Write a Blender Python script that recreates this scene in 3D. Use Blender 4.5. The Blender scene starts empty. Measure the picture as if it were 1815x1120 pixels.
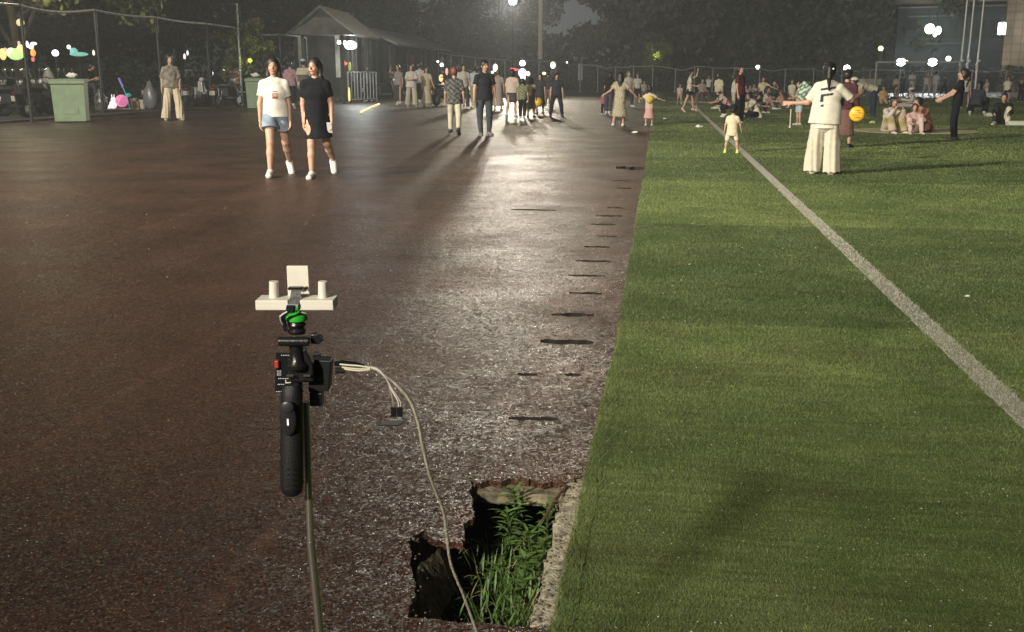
import bpy, math, random
import numpy as np
from mathutils import Vector, Matrix
random.seed(7); RNG = np.random.default_rng(7)
SC = bpy.context.scene
COL = SC.collection

# ------------------------------------------------------------------ camera
F_PX = 1828.0; CAM_H = 1.45
PITCH = math.atan(432 / F_PX); YAW = math.atan(258 / (F_PX / math.cos(PITCH)))
cam = bpy.data.cameras.new('camera'); camo = bpy.data.objects.new('camera', cam); COL.objects.link(camo)
camo.location = (0, 0, CAM_H); camo.rotation_euler = (math.radians(90) - PITCH, 0, YAW)
cam.sensor_width = 36; cam.lens = 36 * F_PX / 1815; cam.clip_start = .05; cam.clip_end = 1500
SC.camera = camo

# ------------------------------------------------------------------ night sky
W = bpy.data.worlds.new('World'); SC.world = W; W.use_nodes = True
nt = W.node_tree; nt.nodes.clear()
wo = nt.nodes.new('ShaderNodeOutputWorld'); bg = nt.nodes.new('ShaderNodeBackground')
tc = nt.nodes.new('ShaderNodeTexCoord'); sp = nt.nodes.new('ShaderNodeSeparateXYZ'); cr = nt.nodes.new('ShaderNodeValToRGB')
# overcast night: a glow put in behind the far mast stands in for lens glare, the rest of the sky is dark
dt = nt.nodes.new('ShaderNodeVectorMath'); dt.operation = 'DOT_PRODUCT'; nt.links.new(tc.outputs['Generated'], dt.inputs[0]); dt.inputs[1].default_value = (-.142, .989, .05)
nt.links.new(dt.outputs['Value'], cr.inputs[0])
e_ = cr.color_ramp.elements
e_[0].position = 0; e_[0].color = (.008, .009, .011, 1); e_[1].position = 1; e_[1].color = (.12, .127, .132, 1)
x_ = e_.new(.94); x_.color = (.014, .016, .018, 1); x_ = e_.new(.985); x_.color = (.072, .077, .080, 1)
nt.links.new(cr.outputs[0], bg.inputs[0]); bg.inputs[1].default_value = 1.0
nt.links.new(bg.outputs[0], wo.inputs[0])
SC.view_settings.view_transform = 'Standard'; SC.view_settings.look = 'None'
SC.view_settings.exposure = 0.0; SC.view_settings.gamma = 1.0
SC.render.engine = 'CYCLES'
SC.cycles.max_bounces = 4; SC.cycles.diffuse_bounces = 2; SC.cycles.glossy_bounces = 2
SC.cycles.transparent_max_bounces = 8; SC.cycles.sample_clamp_indirect = 3; SC.cycles.sample_clamp_direct = 30
try: SC.cycles.use_denoising = True
except Exception: pass

# ------------------------------------------------------------------ the floodlights' own light
def lamp(name, kind, loc, energy, color, target=None, **kw):
    l = bpy.data.lights.new(name, kind); l.energy = energy; l.color = color
    for k, v in kw.items(): setattr(l, k, v)
    o = bpy.data.objects.new(name, l); COL.objects.link(o); o.location = loc
    if target is not None:
        o.rotation_euler = (Vector(target) - Vector(loc)).to_track_quat('-Z', 'Y').to_euler()
    return o
WARM = (1.0, .92, .77); COOL = (.82, .92, 1.0)
# bank of floods on the mast behind the photographer
lamp('flood_light_behind', 'SPOT', (-6.6, -12, 8.6), 29000, WARM, (4.5, 40, 0), shadow_soft_size=.65, spot_size=math.radians(66), spot_blend=1.0)
lamp('flood_light_side', 'SPOT', (-24, -4, 14), 95000, WARM, (4, 36, 0), shadow_soft_size=.5, spot_size=math.radians(80), spot_blend=1.0)
# flood bank on the tall mast at the far end of the track
lamp('flood_light_far', 'SPOT', (-9.2, 84, 17.5), 8000, (1.0, .86, .60), (-2.5, 18, 0), shadow_soft_size=1.3, spot_size=math.radians(60), spot_blend=.6)

# ------------------------------------------------------------------ pixels of the photograph -> points of the place
def ray(px, py):
    x = px - 907.5; y = 560 - py
    fw = F_PX * math.cos(PITCH) + y * math.sin(PITCH); up = y * math.cos(PITCH) - F_PX * math.sin(PITCH)
    return (x * math.cos(YAW) - fw * math.sin(YAW), x * math.sin(YAW) + fw * math.cos(YAW), up)
def G(px, py, z=0.0):
    r = ray(px, py); t = (z - CAM_H) / r[2]
    return Vector((r[0] * t, r[1] * t, z))
def AT(px, py, d):
    """point on the sight line at horizontal distance d"""
    r = ray(px, py); t = d / math.hypot(r[0], r[1])
    return Vector((r[0] * t, r[1] * t, CAM_H + r[2] * t))
def dist(p): return math.hypot(p[0], p[1])

# ------------------------------------------------------------------ materials
def mat(name, col, rough=.6, metal=0.0, emit=None, estr=0.0, var=0.0, vscale=8.0, bump=0.0, bscale=60.0, vcol=False, spec=None, alpha=None):
    m = bpy.data.materials.new(name); m.use_nodes = True; n = m.node_tree.nodes; L = m.node_tree.links
    b = n['Principled BSDF']; b.inputs['Roughness'].default_value = rough; b.inputs['Metallic'].default_value = metal
    b.inputs['Base Color'].default_value = (*col, 1)
    if spec is not None: b.inputs['Specular IOR Level'].default_value = spec
    src = None
    if vcol:
        a = n.new('ShaderNodeAttribute'); a.attribute_name = 'Col'; src = a.outputs['Color']
    t = None
    if var > 0 or bump > 0:
        t = n.new('ShaderNodeTexCoord')
    if var > 0:
        ns = n.new('ShaderNodeTexNoise'); ns.inputs['Scale'].default_value = vscale; ns.inputs['Detail'].default_value = 5
        L.new(t.outputs['Object'], ns.inputs['Vector'])
        mr = n.new('ShaderNodeMapRange'); mr.inputs[1].default_value = .3; mr.inputs[2].default_value = .7
        mr.inputs[3].default_value = 1 - var; mr.inputs[4].default_value = 1 + var
        L.new(ns.outputs['Fac'], mr.inputs[0])
        mx = n.new('ShaderNodeVectorMath'); mx.operation = 'SCALE'
        if src is not None: L.new(src, mx.inputs[0])
        else: mx.inputs[0].default_value = col
        L.new(mr.outputs[0], mx.inputs['Scale']); src = mx.outputs[0]
    if src is not None: L.new(src, b.inputs['Base Color'])
    if bump > 0:
        ns = n.new('ShaderNodeTexNoise'); ns.inputs['Scale'].default_value = bscale; ns.inputs['Detail'].default_value = 4
        L.new(t.outputs['Object'], ns.inputs['Vector'])
        bp = n.new('ShaderNodeBump'); bp.inputs['Strength'].default_value = bump; bp.inputs['Distance'].default_value = .01
        L.new(ns.outputs['Fac'], bp.inputs['Height']); L.new(bp.outputs[0], b.inputs['Normal'])
    if emit is not None:
        b.inputs['Emission Color'].default_value = (*emit, 1); b.inputs['Emission Strength'].default_value = estr
    if alpha is not None: b.inputs['Alpha'].default_value = alpha
    return m
_cache = {}
def M(col, rough=.6, metal=0.0, **kw):
    k = (tuple(round(c, 3) for c in col), rough, metal, tuple(sorted((a, str(b)) for a, b in kw.items())))
    if k not in _cache: _cache[k] = mat('paint_%d' % len(_cache), col, rough, metal, **kw)
    return _cache[k]
def GLOW(col, s): return M(col, .5, emit=col, estr=s)

# ------------------------------------------------------------------ object helpers
def tag(o, label=None, cat=None, group=None, kind=None):
    if label: o['label'] = label
    if cat: o['category'] = cat
    if group: o['group'] = group
    if kind: o['kind'] = kind
    return o
def empty(name, loc, rz=0.0, label=None, cat=None, group=None):
    o = bpy.data.objects.new(name, None); COL.objects.link(o); o.location = loc; o.rotation_euler = (0, 0, rz)
    o.empty_display_size = .1
    return tag(o, label, cat, group)
def link_mesh(name, me, m, parent=None, smooth=False):
    o = bpy.data.objects.new(name, me); COL.objects.link(o)
    if m is not None: me.materials.append(m)
    if parent is not None: o.parent = parent
    if smooth: me.polygons.foreach_set('use_smooth', [True] * len(me.polygons))
    return o
class MB:
    def __init__(s): s.v = []; s.f = []
    def add(s, vs, fs):
        n = len(s.v); s.v += [tuple(v) for v in vs]; s.f += [tuple(i + n for i in f) for f in fs]; return s
    def box(s, c, d, rz=0.0, rot=None, taper=(1, 1)):
        R = rot if rot is not None else Matrix.Rotation(rz, 3, 'Z'); c = Vector(c); vs = []
        for z in (-1, 1):
            tx, ty = taper if z > 0 else (1, 1)
            for x, y in ((-1, -1), (1, -1), (1, 1), (-1, 1)):
                vs.append(c + R @ Vector((x * d[0] / 2 * tx, y * d[1] / 2 * ty, z * d[2] / 2)))
        return s.add(vs, [(3, 2, 1, 0), (4, 5, 6, 7), (0, 1, 5, 4), (1, 2, 6, 5), (2, 3, 7, 6), (3, 0, 4, 7)])
    def cyl(s, a, b, r1, r2=None, n=12, caps=True):
        r2 = r1 if r2 is None else r2; a = Vector(a); b = Vector(b); ax = (b - a).normalized()
        u = ax.orthogonal().normalized(); w = ax.cross(u); vs = []
        for p, r in ((a, r1), (b, r2)):
            for i in range(n):
                t = 2 * math.pi * i / n; vs.append(p + u * math.cos(t) * r + w * math.sin(t) * r)
        fs = [(i, (i + 1) % n, n + (i + 1) % n, n + i) for i in range(n)]
        if caps: fs += [tuple(range(n))[::-1], tuple(range(n, 2 * n))]
        return s.add(vs, fs)
    def tube(s, pts, r, n=8):
        P = [Vector(p) for p in pts]; rr = r if isinstance(r, (list, tuple)) else [r] * len(P)
        vs = []; u = None
        for i, p in enumerate(P):
            d = (P[min(i + 1, len(P) - 1)] - P[max(i - 1, 0)]).normalized()
            u = d.orthogonal().normalized() if u is None else (u - d * u.dot(d)).normalized()
            w = d.cross(u)
            for k in range(n):
                t = 2 * math.pi * k / n; vs.append(p + (u * math.cos(t) + w * math.sin(t)) * rr[i])
        fs = [(j * n + k, j * n + (k + 1) % n, (j + 1) * n + (k + 1) % n, (j + 1) * n + k) for j in range(len(P) - 1) for k in range(n)]
        fs += [tuple(range(n))[::-1], tuple(range((len(P) - 1) * n, len(P) * n))]
        return s.add(vs, fs)
    def ball(s, c, r, n=14, m=9):
        r = (r, r, r) if not isinstance(r, (tuple, list)) else r; c = Vector(c)
        vs = [c + Vector((0, 0, -r[2]))]; 
        for j in range(1, m):
            t = math.pi * j / m - math.pi / 2
            for i in range(n):
                a = 2 * math.pi * i / n; vs.append(c + Vector((math.cos(a) * math.cos(t) * r[0], math.sin(a) * math.cos(t) * r[1], math.sin(t) * r[2])))
        vs.append(c + Vector((0, 0, r[2]))); fs = [(0, 1 + (i + 1) % n, 1 + i) for i in range(n)]
        for j in range(m - 2):
            for i in range(n):
                a = 1 + j * n; fs.append((a + i, a + (i + 1) % n, a + n + (i + 1) % n, a + n + i))
        top = len(vs) - 1; a = 1 + (m - 2) * n
        fs += [(a + i, a + (i + 1) % n, top) for i in range(n)]
        return s.add(vs, fs)
    def lathe(s, c, prof, n=20):
        c = Vector(c); vs = []
        for r, z in prof:
            for i in range(n):
                a = 2 * math.pi * i / n; vs.append(c + Vector((math.cos(a) * r, math.sin(a) * r, z)))
        k = len(prof)
        fs = [(j * n + i, j * n + (i + 1) % n, (j + 1) * n + (i + 1) % n, (j + 1) * n + i) for j in range(k - 1) for i in range(n)]
        fs += [tuple(range(n))[::-1], tuple(range((k - 1) * n, k * n))]
        return s.add(vs, fs)
    def prism(s, poly, axis_o, ux, uy, un, t):
        """polygon (2d points) in the plane (ux,uy) at axis_o, thickness t along un"""
        o = Vector(axis_o); n = len(poly)
        vs = [o + ux * x + uy * y for x, y in poly] + [o + ux * x + uy * y + un * t for x, y in poly]
        fs = [tuple(range(n))[::-1], tuple(range(n, 2 * n))] + [(i, (i + 1) % n, n + (i + 1) % n, n + i) for i in range(n)]
        return s.add(vs, fs)
    def torus(s, c, R, r, ax='x', n=20, m=8, rot=None):
        vs = []; c = Vector(c)
        for i in range(n):
            a = 2 * math.pi * i / n
            for j in range(m):
                b = 2 * math.pi * j / m; q = R + r * math.cos(b)
                v = {'x': (r * math.sin(b), q * math.cos(a), q * math.sin(a)), 'z': (q * math.cos(a), q * math.sin(a), r * math.sin(b)), 'y': (q * math.cos(a), r * math.sin(b), q * math.sin(a))}[ax]
                v = Vector(v)
                if rot is not None: v = rot @ v
                vs.append(c + v)
        fs = [(i * m + j, ((i + 1) % n) * m + j, ((i + 1) % n) * m + (j + 1) % m, i * m + (j + 1) % m) for i in range(n) for j in range(m)]
        return s.add(vs, fs)
    def build(s, name, m, parent=None, smooth=False, bevel=0.0, label=None):
        me = bpy.data.meshes.new(name); me.from_pydata(s.v, [], s.f); me.update()
        import bmesh
        bm = bmesh.new(); bm.from_mesh(me); bmesh.ops.recalc_face_normals(bm, faces=bm.faces); bm.to_mesh(me); bm.free()
        o = link_mesh(name, me, m, parent, smooth)
        if smooth:
            try: me.set_sharp_from_angle(angle=math.radians(40))
            except Exception: pass
        if bevel > 0:
            b = o.modifiers.new('bevel', 'BEVEL'); b.width = bevel; b.segments = 2; b.limit_method = 'ANGLE'
        if label: o['label'] = label
        return o
def fast_mesh(name, V, Fc, k=3):
    """V (n,3) array, Fc (m,k) int array -> mesh"""
    me = bpy.data.meshes.new(name)
    V = np.asarray(V, np.float32); Fc = np.asarray(Fc, np.int32)
    me.vertices.add(len(V)); me.vertices.foreach_set('co', V.ravel())
    me.loops.add(Fc.size); me.loops.foreach_set('vertex_index', Fc.ravel())
    me.polygons.add(len(Fc)); me.polygons.foreach_set('loop_start', np.arange(0, Fc.size, k, dtype=np.int32))
    me.polygons.foreach_set('loop_total', np.full(len(Fc), k, np.int32))
    me.update(calc_edges=True); me.validate()
    return me
def set_col(me, C):
    a = me.color_attributes.new('Col', 'FLOAT_COLOR', 'POINT')
    C4 = np.ones((len(C), 4), np.float32); C4[:, :3] = C; a.data.foreach_set('color', C4.ravel())
def copy_tree(o, parent=None):
    c = o.copy(); COL.objects.link(c); c.parent = parent
    for ch in list(o.children): copy_tree(ch, c)
    return c
# ------------------------------------------------------------------ ground: rubber track, turf, white line, drain
TURF_X = lambda y: -0.215 + .05 * min(1, max(0, (y - 2.4) / 3)) + .0022 * max(0, y - 5.4) * (y < 20) + .03 * (y >= 20)
def track_material():
    m = bpy.data.materials.new('rubber_track'); m.use_nodes = True; n = m.node_tree.nodes; L = m.node_tree.links
    b = n['Principled BSDF']
    g = n.new('ShaderNodeNewGeometry'); sx = n.new('ShaderNodeSeparateXYZ'); L.new(g.outputs['Position'], sx.inputs[0])
    def noise(sc, det=4, rough=.6):
        t = n.new('ShaderNodeTexNoise'); t.inputs['Scale'].default_value = sc; t.inputs['Detail'].default_value = det; t.inputs['Roughness'].default_value = rough
        L.new(g.outputs['Position'], t.inputs['Vector']); return t.outputs['Fac']
    def ramp(src, p0, c0, p1, c1):
        r = n.new('ShaderNodeValToRGB'); e = r.color_ramp.elements
        e[0].position = p0; e[0].color = (*c0, 1); e[1].position = p1; e[1].color = (*c1, 1); L.new(src, r.inputs[0]); return r.outputs[0]
    def mix(f, a, c, mode='MIX'):
        x = n.new('ShaderNodeMix'); x.data_type = 'RGBA'; x.blend_type = mode
        for s_, v in ((x.inputs[0], f), (x.inputs[6], a), (x.inputs[7], c)):
            if isinstance(v, (int, float)): s_.default_value = v
            elif isinstance(v, tuple): s_.default_value = (*v, 1)
            else: L.new(v, s_)
        return x.outputs[2]
    def mathn(op, a, c=None):
        x = n.new('ShaderNodeMath'); x.operation = op
        for i, v in enumerate((a, c)):
            if v is None: continue
            if isinstance(v, (int, float)): x.inputs[i].default_value = v
            else: L.new(v, x.inputs[i])
        return x.outputs[0]
    base = ramp(noise(.55, 6, .6), .35, (.025, .0122, .0080), .68, (.050, .0215, .0130))
    worn = ramp(noise(2.3, 5, .7), .52, (0, 0, 0), .72, (1, 1, 1))
    base = mix(mathn('MULTIPLY', worn, .45), base, (.052, .026, .018))
    gut = mathn('MULTIPLY', mathn('GREATER_THAN', mathn('ADD', sx.outputs[0], mathn('MULTIPLY', noise(3.5, 5, .7), .7)), -.28), ramp(noise(1.9, 5, .7), .42, (0, 0, 0), .60, (1, 1, 1)))
    base = mix(mathn('MULTIPLY', gut, .7), base, (.080, .036, .024))
    # rubber granules
    v = n.new('ShaderNodeTexVoronoi'); v.inputs['Scale'].default_value = 170; L.new(g.outputs['Position'], v.inputs['Vector'])
    sc = n.new('ShaderNodeSeparateColor'); L.new(v.outputs['Color'], sc.inputs[0])
    gr = ramp(sc.outputs[0], .0, (.22, .21, .20), 1.0, (1.95, 1.85, 1.7))
    base = mix(1.0, base, gr, 'MULTIPLY')
    pale = ramp(sc.outputs[1], .91, (0, 0, 0), .93, (1, 1, 1))
    base = mix(mathn('MULTIPLY', pale, .35), base, (.24, .20, .14))
    # worn lane lines, every 1.22 m
    lx = mathn('ABSOLUTE', mathn('SUBTRACT', mathn('MODULO', mathn('ADD', sx.outputs[0], 60.97), 1.22), .61))
    ln = ramp(lx, .575, (0, 0, 0), .59, (1, 1, 1))
    lnoise = ramp(noise(5, 6, .75), .45, (0, 0, 0), .62, (1, 1, 1))
    base = mix(mathn('MULTIPLY', mathn('MULTIPLY', ln, lnoise), .38), base, (.13, .065, .045))
    L.new(base, b.inputs['Base Color'])
    rr = ramp(noise(1.1, 5, .6), .35, (.41, .41, .41), .7, (.58, .58, .58)); L.new(mix(ramp(sc.outputs[2], .90, (0, 0, 0), .92, (1, 1, 1)), rr, (.24, .24, .24)), b.inputs['Roughness'])
    b.inputs['Specular IOR Level'].default_value = .52
    # every granule is a facet tilted its own way
    def vm(op, a, c=None, scale=None):
        x = n.new('ShaderNodeVectorMath'); x.operation = op
        for i, q in enumerate((a, c)):
            if q is None: continue
            if isinstance(q, tuple): x.inputs[i].default_value = q
            else: L.new(q, x.inputs[i])
        if scale is not None: x.inputs['Scale'].default_value = scale
        return x.outputs[0]
    tilt = None
    for vs_, amp in ((270, .36), (130, .40), (60, .20)):
        vv = n.new('ShaderNodeTexVoronoi'); vv.inputs['Scale'].default_value = vs_; L.new(g.outputs['Position'], vv.inputs['Vector'])
        q = vm('SCALE', vm('SUBTRACT', vv.outputs['Color'], (.5, .5, .5)), None, amp)
        tilt = q if tilt is None else vm('ADD', tilt, q)
    tilt = vm('MULTIPLY', tilt, (1, 1, 0))
    b2 = n.new('ShaderNodeBump'); b2.inputs['Strength'].default_value = .5; b2.inputs['Distance'].default_value = .03
    L.new(noise(6, 4, .6), b2.inputs['Height']); L.new(vm('NORMALIZE', vm('ADD', b2.outputs[0], tilt)), b.inputs['Normal'])
    return m
def turf_material(name, blades=False):
    m = bpy.data.materials.new(name); m.use_nodes = True; n = m.node_tree.nodes; L = m.node_tree.links
    b = n['Principled BSDF']; g = n.new('ShaderNodeNewGeometry'); sx = n.new('ShaderNodeSeparateXYZ'); L.new(g.outputs['Position'], sx.inputs[0])
    def noise(sc, det=4, rough=.6, stretch=None):
        t = n.new('ShaderNodeTexNoise'); t.inputs['Scale'].default_value = sc; t.inputs['Detail'].default_value = det; t.inputs['Roughness'].default_value = rough
        if stretch:
            mp = n.new('ShaderNodeMapping'); mp.inputs['Scale'].default_value = stretch; L.new(g.outputs['Position'], mp.inputs[0]); L.new(mp.outputs[0], t.inputs['Vector'])
        else: L.new(g.outputs['Position'], t.inputs['Vector'])
        return t.outputs['Fac']
    def ramp(src, stops):
        r = n.new('ShaderNodeValToRGB'); e = r.color_ramp.elements
        while len(e) < len(stops): e.new(.5)
        for i, (p, c) in enumerate(stops): e[i].position = p; e[i].color = (*c, 1)
        L.new(src, r.inputs[0]); return r.outputs[0]
    def mix(f, a, c, mode='MIX'):
        x = n.new('ShaderNodeMix'); x.data_type = 'RGBA'; x.blend_type = mode
        for s_, v in ((x.inputs[0], f), (x.inputs[6], a), (x.inputs[7], c)):
            if isinstance(v, (int, float)): s_.default_value = v
            elif isinstance(v, tuple): s_.default_value = (*v, 1)
            else: L.new(v, s_)
        return x.outputs[2]
    def mathn(op, a, c=None):
        x = n.new('ShaderNodeMath'); x.operation = op
        for i, v in enumerate((a, c)):
            if v is None: continue
            if isinstance(v, (int, float)): x.inputs[i].default_value = v
            else: L.new(v, x.inputs[i])
        return x.outputs[0]
    # woven rolls, alternating pile: 8.25 m period
    w = mathn('ADD', sx.outputs[1], mathn('MULTIPLY', mathn('SUBTRACT', noise(3), .5), .05))
    ph = mathn('MODULO', mathn('ADD', w, 82.5 - 1.83), 8.25)
    band = mathn('GREATER_THAN', ph, mathn('ADD', 4.15, -2.2 * 0))
    base = mix(band, (.158, .208, .080), (.108, .148, .062))
    big = ramp(noise(.55, 7, .7), [(.36, (.68, .74, .66)), (.64, (1.30, 1.22, 1.18))])
    base = mix(1.0, base, big, 'MULTIPLY')
    dry = ramp(noise(1.6, 7, .75), [(.47, (0, 0, 0)), (.66, (1, 1, 1))])
    base = mix(mathn('MULTIPLY', dry, .50), base, (.125, .125, .062))
    fine = ramp(noise(170, 3, .7), [(.3, (.45, .45, .45)), (.7, (1.5, 1.5, 1.5))])
    base = mix(1.0, base, fine, 'MULTIPLY')
    strk = ramp(noise(10, 5, .7, (.25, 3.5, 1)), [(.35, (.78, .78, .78)), (.65, (1.2, 1.2, 1.2))])
    base = mix(1.0, base, strk, 'MULTIPLY')
    if blades:
        oi = n.new('ShaderNodeAttribute'); oi.attribute_name = 'Col'
        base = mix(1.0, base, oi.outputs['Color'], 'MULTIPLY')
    # woven white line
    if not blades:
        pass
    L.new(base, b.inputs['Base Color']); b.inputs['Roughness'].default_value = .8; b.inputs['Specular IOR Level'].default_value = .12 if blades else .04
    if not blades:
        bp = n.new('ShaderNodeBump'); bp.inputs['Strength'].default_value = .8; bp.inputs['Distance'].default_value = .012
        L.new(noise(140, 4, .8), bp.inputs['Height'])
        b2 = n.new('ShaderNodeBump'); b2.inputs['Strength'].default_value = .5; b2.inputs['Distance'].default_value = .04
        L.new(noise(9, 5, .7), b2.inputs['Height']); L.new(b2.outputs[0], bp.inputs['Normal']); L.new(bp.outputs[0], b.inputs['Normal'])
    return m
TRACK = track_material(); TURF = turf_material('turf_green'); BLADE = turf_material('turf_blades', True)

# outlines of the openings in the rubber (real holes)
PIT = [G(x, y) for x, y in ((835, 851), (852, 856), (870, 851), (888, 854), (905, 847), (925, 852), (943, 849), (962, 858), (980, 853), (1001, 857),
       (1020, 848), (1036, 840))] + [Vector((TURF_X(y) - .012, y, 0)) for y in (3.5, 3.4, 3.3, 3.2, 3.1, 3.0, 2.9, 2.8, 2.7, 2.6, 2.52)] + [G(x, y) for x, y in ((975, 1112), (943, 1111),
       (905, 1110), (860, 1104), (815, 1103), (770, 1097), (722, 1094), (727, 1070), (738, 1050), (733, 1020), (727, 1000), (729, 975), (722, 962), (738, 948),
       (752, 940), (762, 953), (778, 957), (790, 963), (806, 960), (818, 962), (824, 948), (821, 930), (833, 921), (841, 912), (836, 897), (839, 884), (831, 872), (836, 862))]
def ragged(P, step=.009, amp=.0035):
    out = []
    for i in range(len(P)):
        a, b = P[i], P[(i + 1) % len(P)]; L = (b - a).length; k = max(1, int(L / step)); straight = abs(a.x - b.x) < .02 and a.x > -.24
        for j in range(k):
            q = a.lerp(b, j / k); s_ = 0 if straight else amp * (1 + 1.2 * math.sin(i * 1.7))
            out.append(Vector((q.x + random.uniform(-s_, s_), q.y + random.uniform(-s_, s_), 0)))
    return out
PIT = ragged(PIT)
def slot(x0, x1, y, t=5, k=7):
    up = []; lo = []
    for i in range(k + 1):
        x = x0 + (x1 - x0) * i / k; e = math.sin(math.pi * (i + .4) / (k + .8)) ** .4
        up.append(G(x, y - t * .6 * e * random.uniform(.6, 1.3) + (x - x0) * .02)); lo.append(G(x, y + t * .65 * e * random.uniform(.6, 1.3) + (x - x0) * .02))
    return up + lo[::-1]
SLOTS = [slot(901, 990, 741, 6), slot(958, 1052, 605, 8), slot(977, 1053, 557, 5), slot(1009, 1067, 519, 3.4), slot(1007, 1073, 488, 2.6),
         slot(1020, 1082, 462, 2.6), slot(1035, 1082, 437, 2.4), slot(1057, 1096, 418, 1.6), slot(1047, 1092, 397, 2.2), slot(1056, 1104, 382, 2.2), slot(1076, 1106, 368, 1.6),
         slot(918, 952, 663, 5, 4), slot(1000, 1028, 664, 5, 4), slot(905, 985, 371, 2.0), slot(1092, 1148, 297, 5), slot(1092, 1122, 333, 1.6), slot(1085, 1120, 320, 1.2)]
from mathutils.geometry import delaunay_2d_cdt
def track_mesh():
    ys = [-6, 1.5, 2.3] + list(np.arange(2.45, 12, .07)) + list(np.arange(12, 34, .5)) + [40, 50, 60, 64]
    edge = [Vector((TURF_X(y) + (random.uniform(-.007, .007) if y < 14 else 0), y, 0)) for y in ys]
    outer = edge + [Vector((60, 64, 0)), Vector((60, 90, 0)), Vector((-60, 90, 0)), Vector((-60, -6, 0))]
    loops = [outer, PIT] + SLOTS; vs = []; fs = []
    for lp in loops:
        n0 = len(vs); vs += [Vector((p[0], p[1])) for p in lp]; fs.append(list(range(n0, len(vs))))
    # extra points keep triangles well shaped
    edges = [(f[i], f[(i + 1) % len(f)]) for f in fs for i in range(len(f))]
    for i in range(-40, 1):
        for j in range(0, 60):
            y = 2.2 + j * .5 + (j * j) * .01; x = i * .55 - 1.1
            if j < 40: vs.append(Vector((x, y)))
    o = delaunay_2d_cdt(vs, edges, [fs[0]], 0, 1e-5)
    V2, F = o[0], o[2]
    def inside(p, poly):
        c = False; j = len(poly) - 1
        for i in range(len(poly)):
            a, b = poly[i], poly[j]
            if (a[1] > p[1]) != (b[1] > p[1]) and p[0] < (b[0] - a[0]) * (p[1] - a[1]) / (b[1] - a[1]) + a[0]: c = not c
            j = i
        return c
    keep = []
    for f in F:
        c = sum((V2[i] for i in f), Vector((0, 0))) / len(f)
        if not inside(c, outer): continue
        if any(inside(c, h) for h in loops[1:]): continue
        keep.append(tuple(f))
    V = [(v[0], v[1], 0) for v in V2]
    # rubber edge turned down into each opening
    for lp, dep in [(PIT, .022)] + [(s, .05) for s in SLOTS]:
        n0 = len(V); k = len(lp)
        V += [(p[0], p[1], 0) for p in lp] + [(p[0], p[1], -dep) for p in lp]
        keep += [(n0 + i, n0 + (i + 1) % k, n0 + k + (i + 1) % k, n0 + k + i) for i in range(k)]
        if lp is not PIT: keep.append(tuple(range(n0 + k, n0 + 2 * k)))
    me = bpy.data.meshes.new('running_track'); me.from_pydata(V, [], keep); me.update(); me.validate()
    o = link_mesh('running_track', me, TRACK); me.materials.append(mat('slot_shade', (.014, .010, .008), .95))  # near-black slot walls and floors: the channel's shade put into the colour
    for p in me.polygons:
        if len(p.vertices) > 4 or min(me.vertices[i].co.z for i in p.vertices) < -.03: p.material_index = 1
    return o
tag(track_mesh(), kind='structure')
# the pit under the rubber
PX0, PX1, PY0, PY1, PZ = -.72, -.278, 2.36, 9.0, -.42
dirt = mat('pit_soil', (.020, .016, .012), .95, var=.5, vscale=14, bump=.8, bscale=40)
conc = mat('drain_concrete', (.46, .42, .31), .9, var=.5, vscale=30, bump=.9, bscale=120)
b_ = MB()
b_.box(((PX0 + PX1) / 2, (PY0 + PY1) / 2, PZ - .05), (PX1 - PX0 + .2, PY1 - PY0 + .2, .1))
b_.box((PX0 - .03, (PY0 + PY1) / 2, PZ / 2 - .014), (.06, PY1 - PY0, -PZ - .02))
b_.box(((PX0 + PX1) / 2 - .02, PY0 - .04, PZ / 2 - .014), (PX1 - PX0 + .1, .08, -PZ - .02))
tag(b_.build('drain_pit', dirt), kind='structure')
# broken concrete lip along the turf and at the far end of the pit
def lip():
    V = []; F = []; ny = 70; nx = 7
    for j in range(ny + 1):
        y = 2.40 + (3.62 - 2.40) * j / ny
        xl = -.292 + .006 * math.sin(y * 19) + random.uniform(-.004, .004); xr = TURF_X(y) + .02
        if y < 3.50: xr = TURF_X(y) + .02
        for i in range(nx + 1):
            t = i / nx; x = xl + (xr - xl) * t
            z = -.008 + .006 * math.sin(x * 90 + y * 37) * math.sin(y * 53) + random.uniform(-.003, .003) - (.012 if i == 0 else 0)
            V.append((x, y, z))
    k = nx + 1
    for j in range(ny):
        for i in range(nx): F.append((j * k + i, j * k + i + 1, (j + 1) * k + i + 1, (j + 1) * k + i))
    n0 = len(V)
    for j in range(ny + 1): V.append((V[j * k][0] + .004, V[j * k][1], PZ))
    for j in range(ny): F.append((j * k, (j + 1) * k, n0 + j + 1, n0 + j))
    me = bpy.data.meshes.new('concrete_kerb'); me.from_pydata(V, [], F); me.update(); return link_mesh('concrete_kerb', me, conc, smooth=True)
tag(lip(), kind='structure')
b_ = MB(); 
for k in range(9):
    b_.box((-.465 + random.uniform(-.008, .008), 3.43 + .635 * (k + .5), -.048), (.40, .627, .046))
so = b_.build('drain_slab', mat('old_slab', (.20, .17, .11), .95, var=.7, vscale=22, bump=1.0, bscale=60), bevel=.006); tag(so, kind='structure')
# rubble stuck in the corner of the hole

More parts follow.
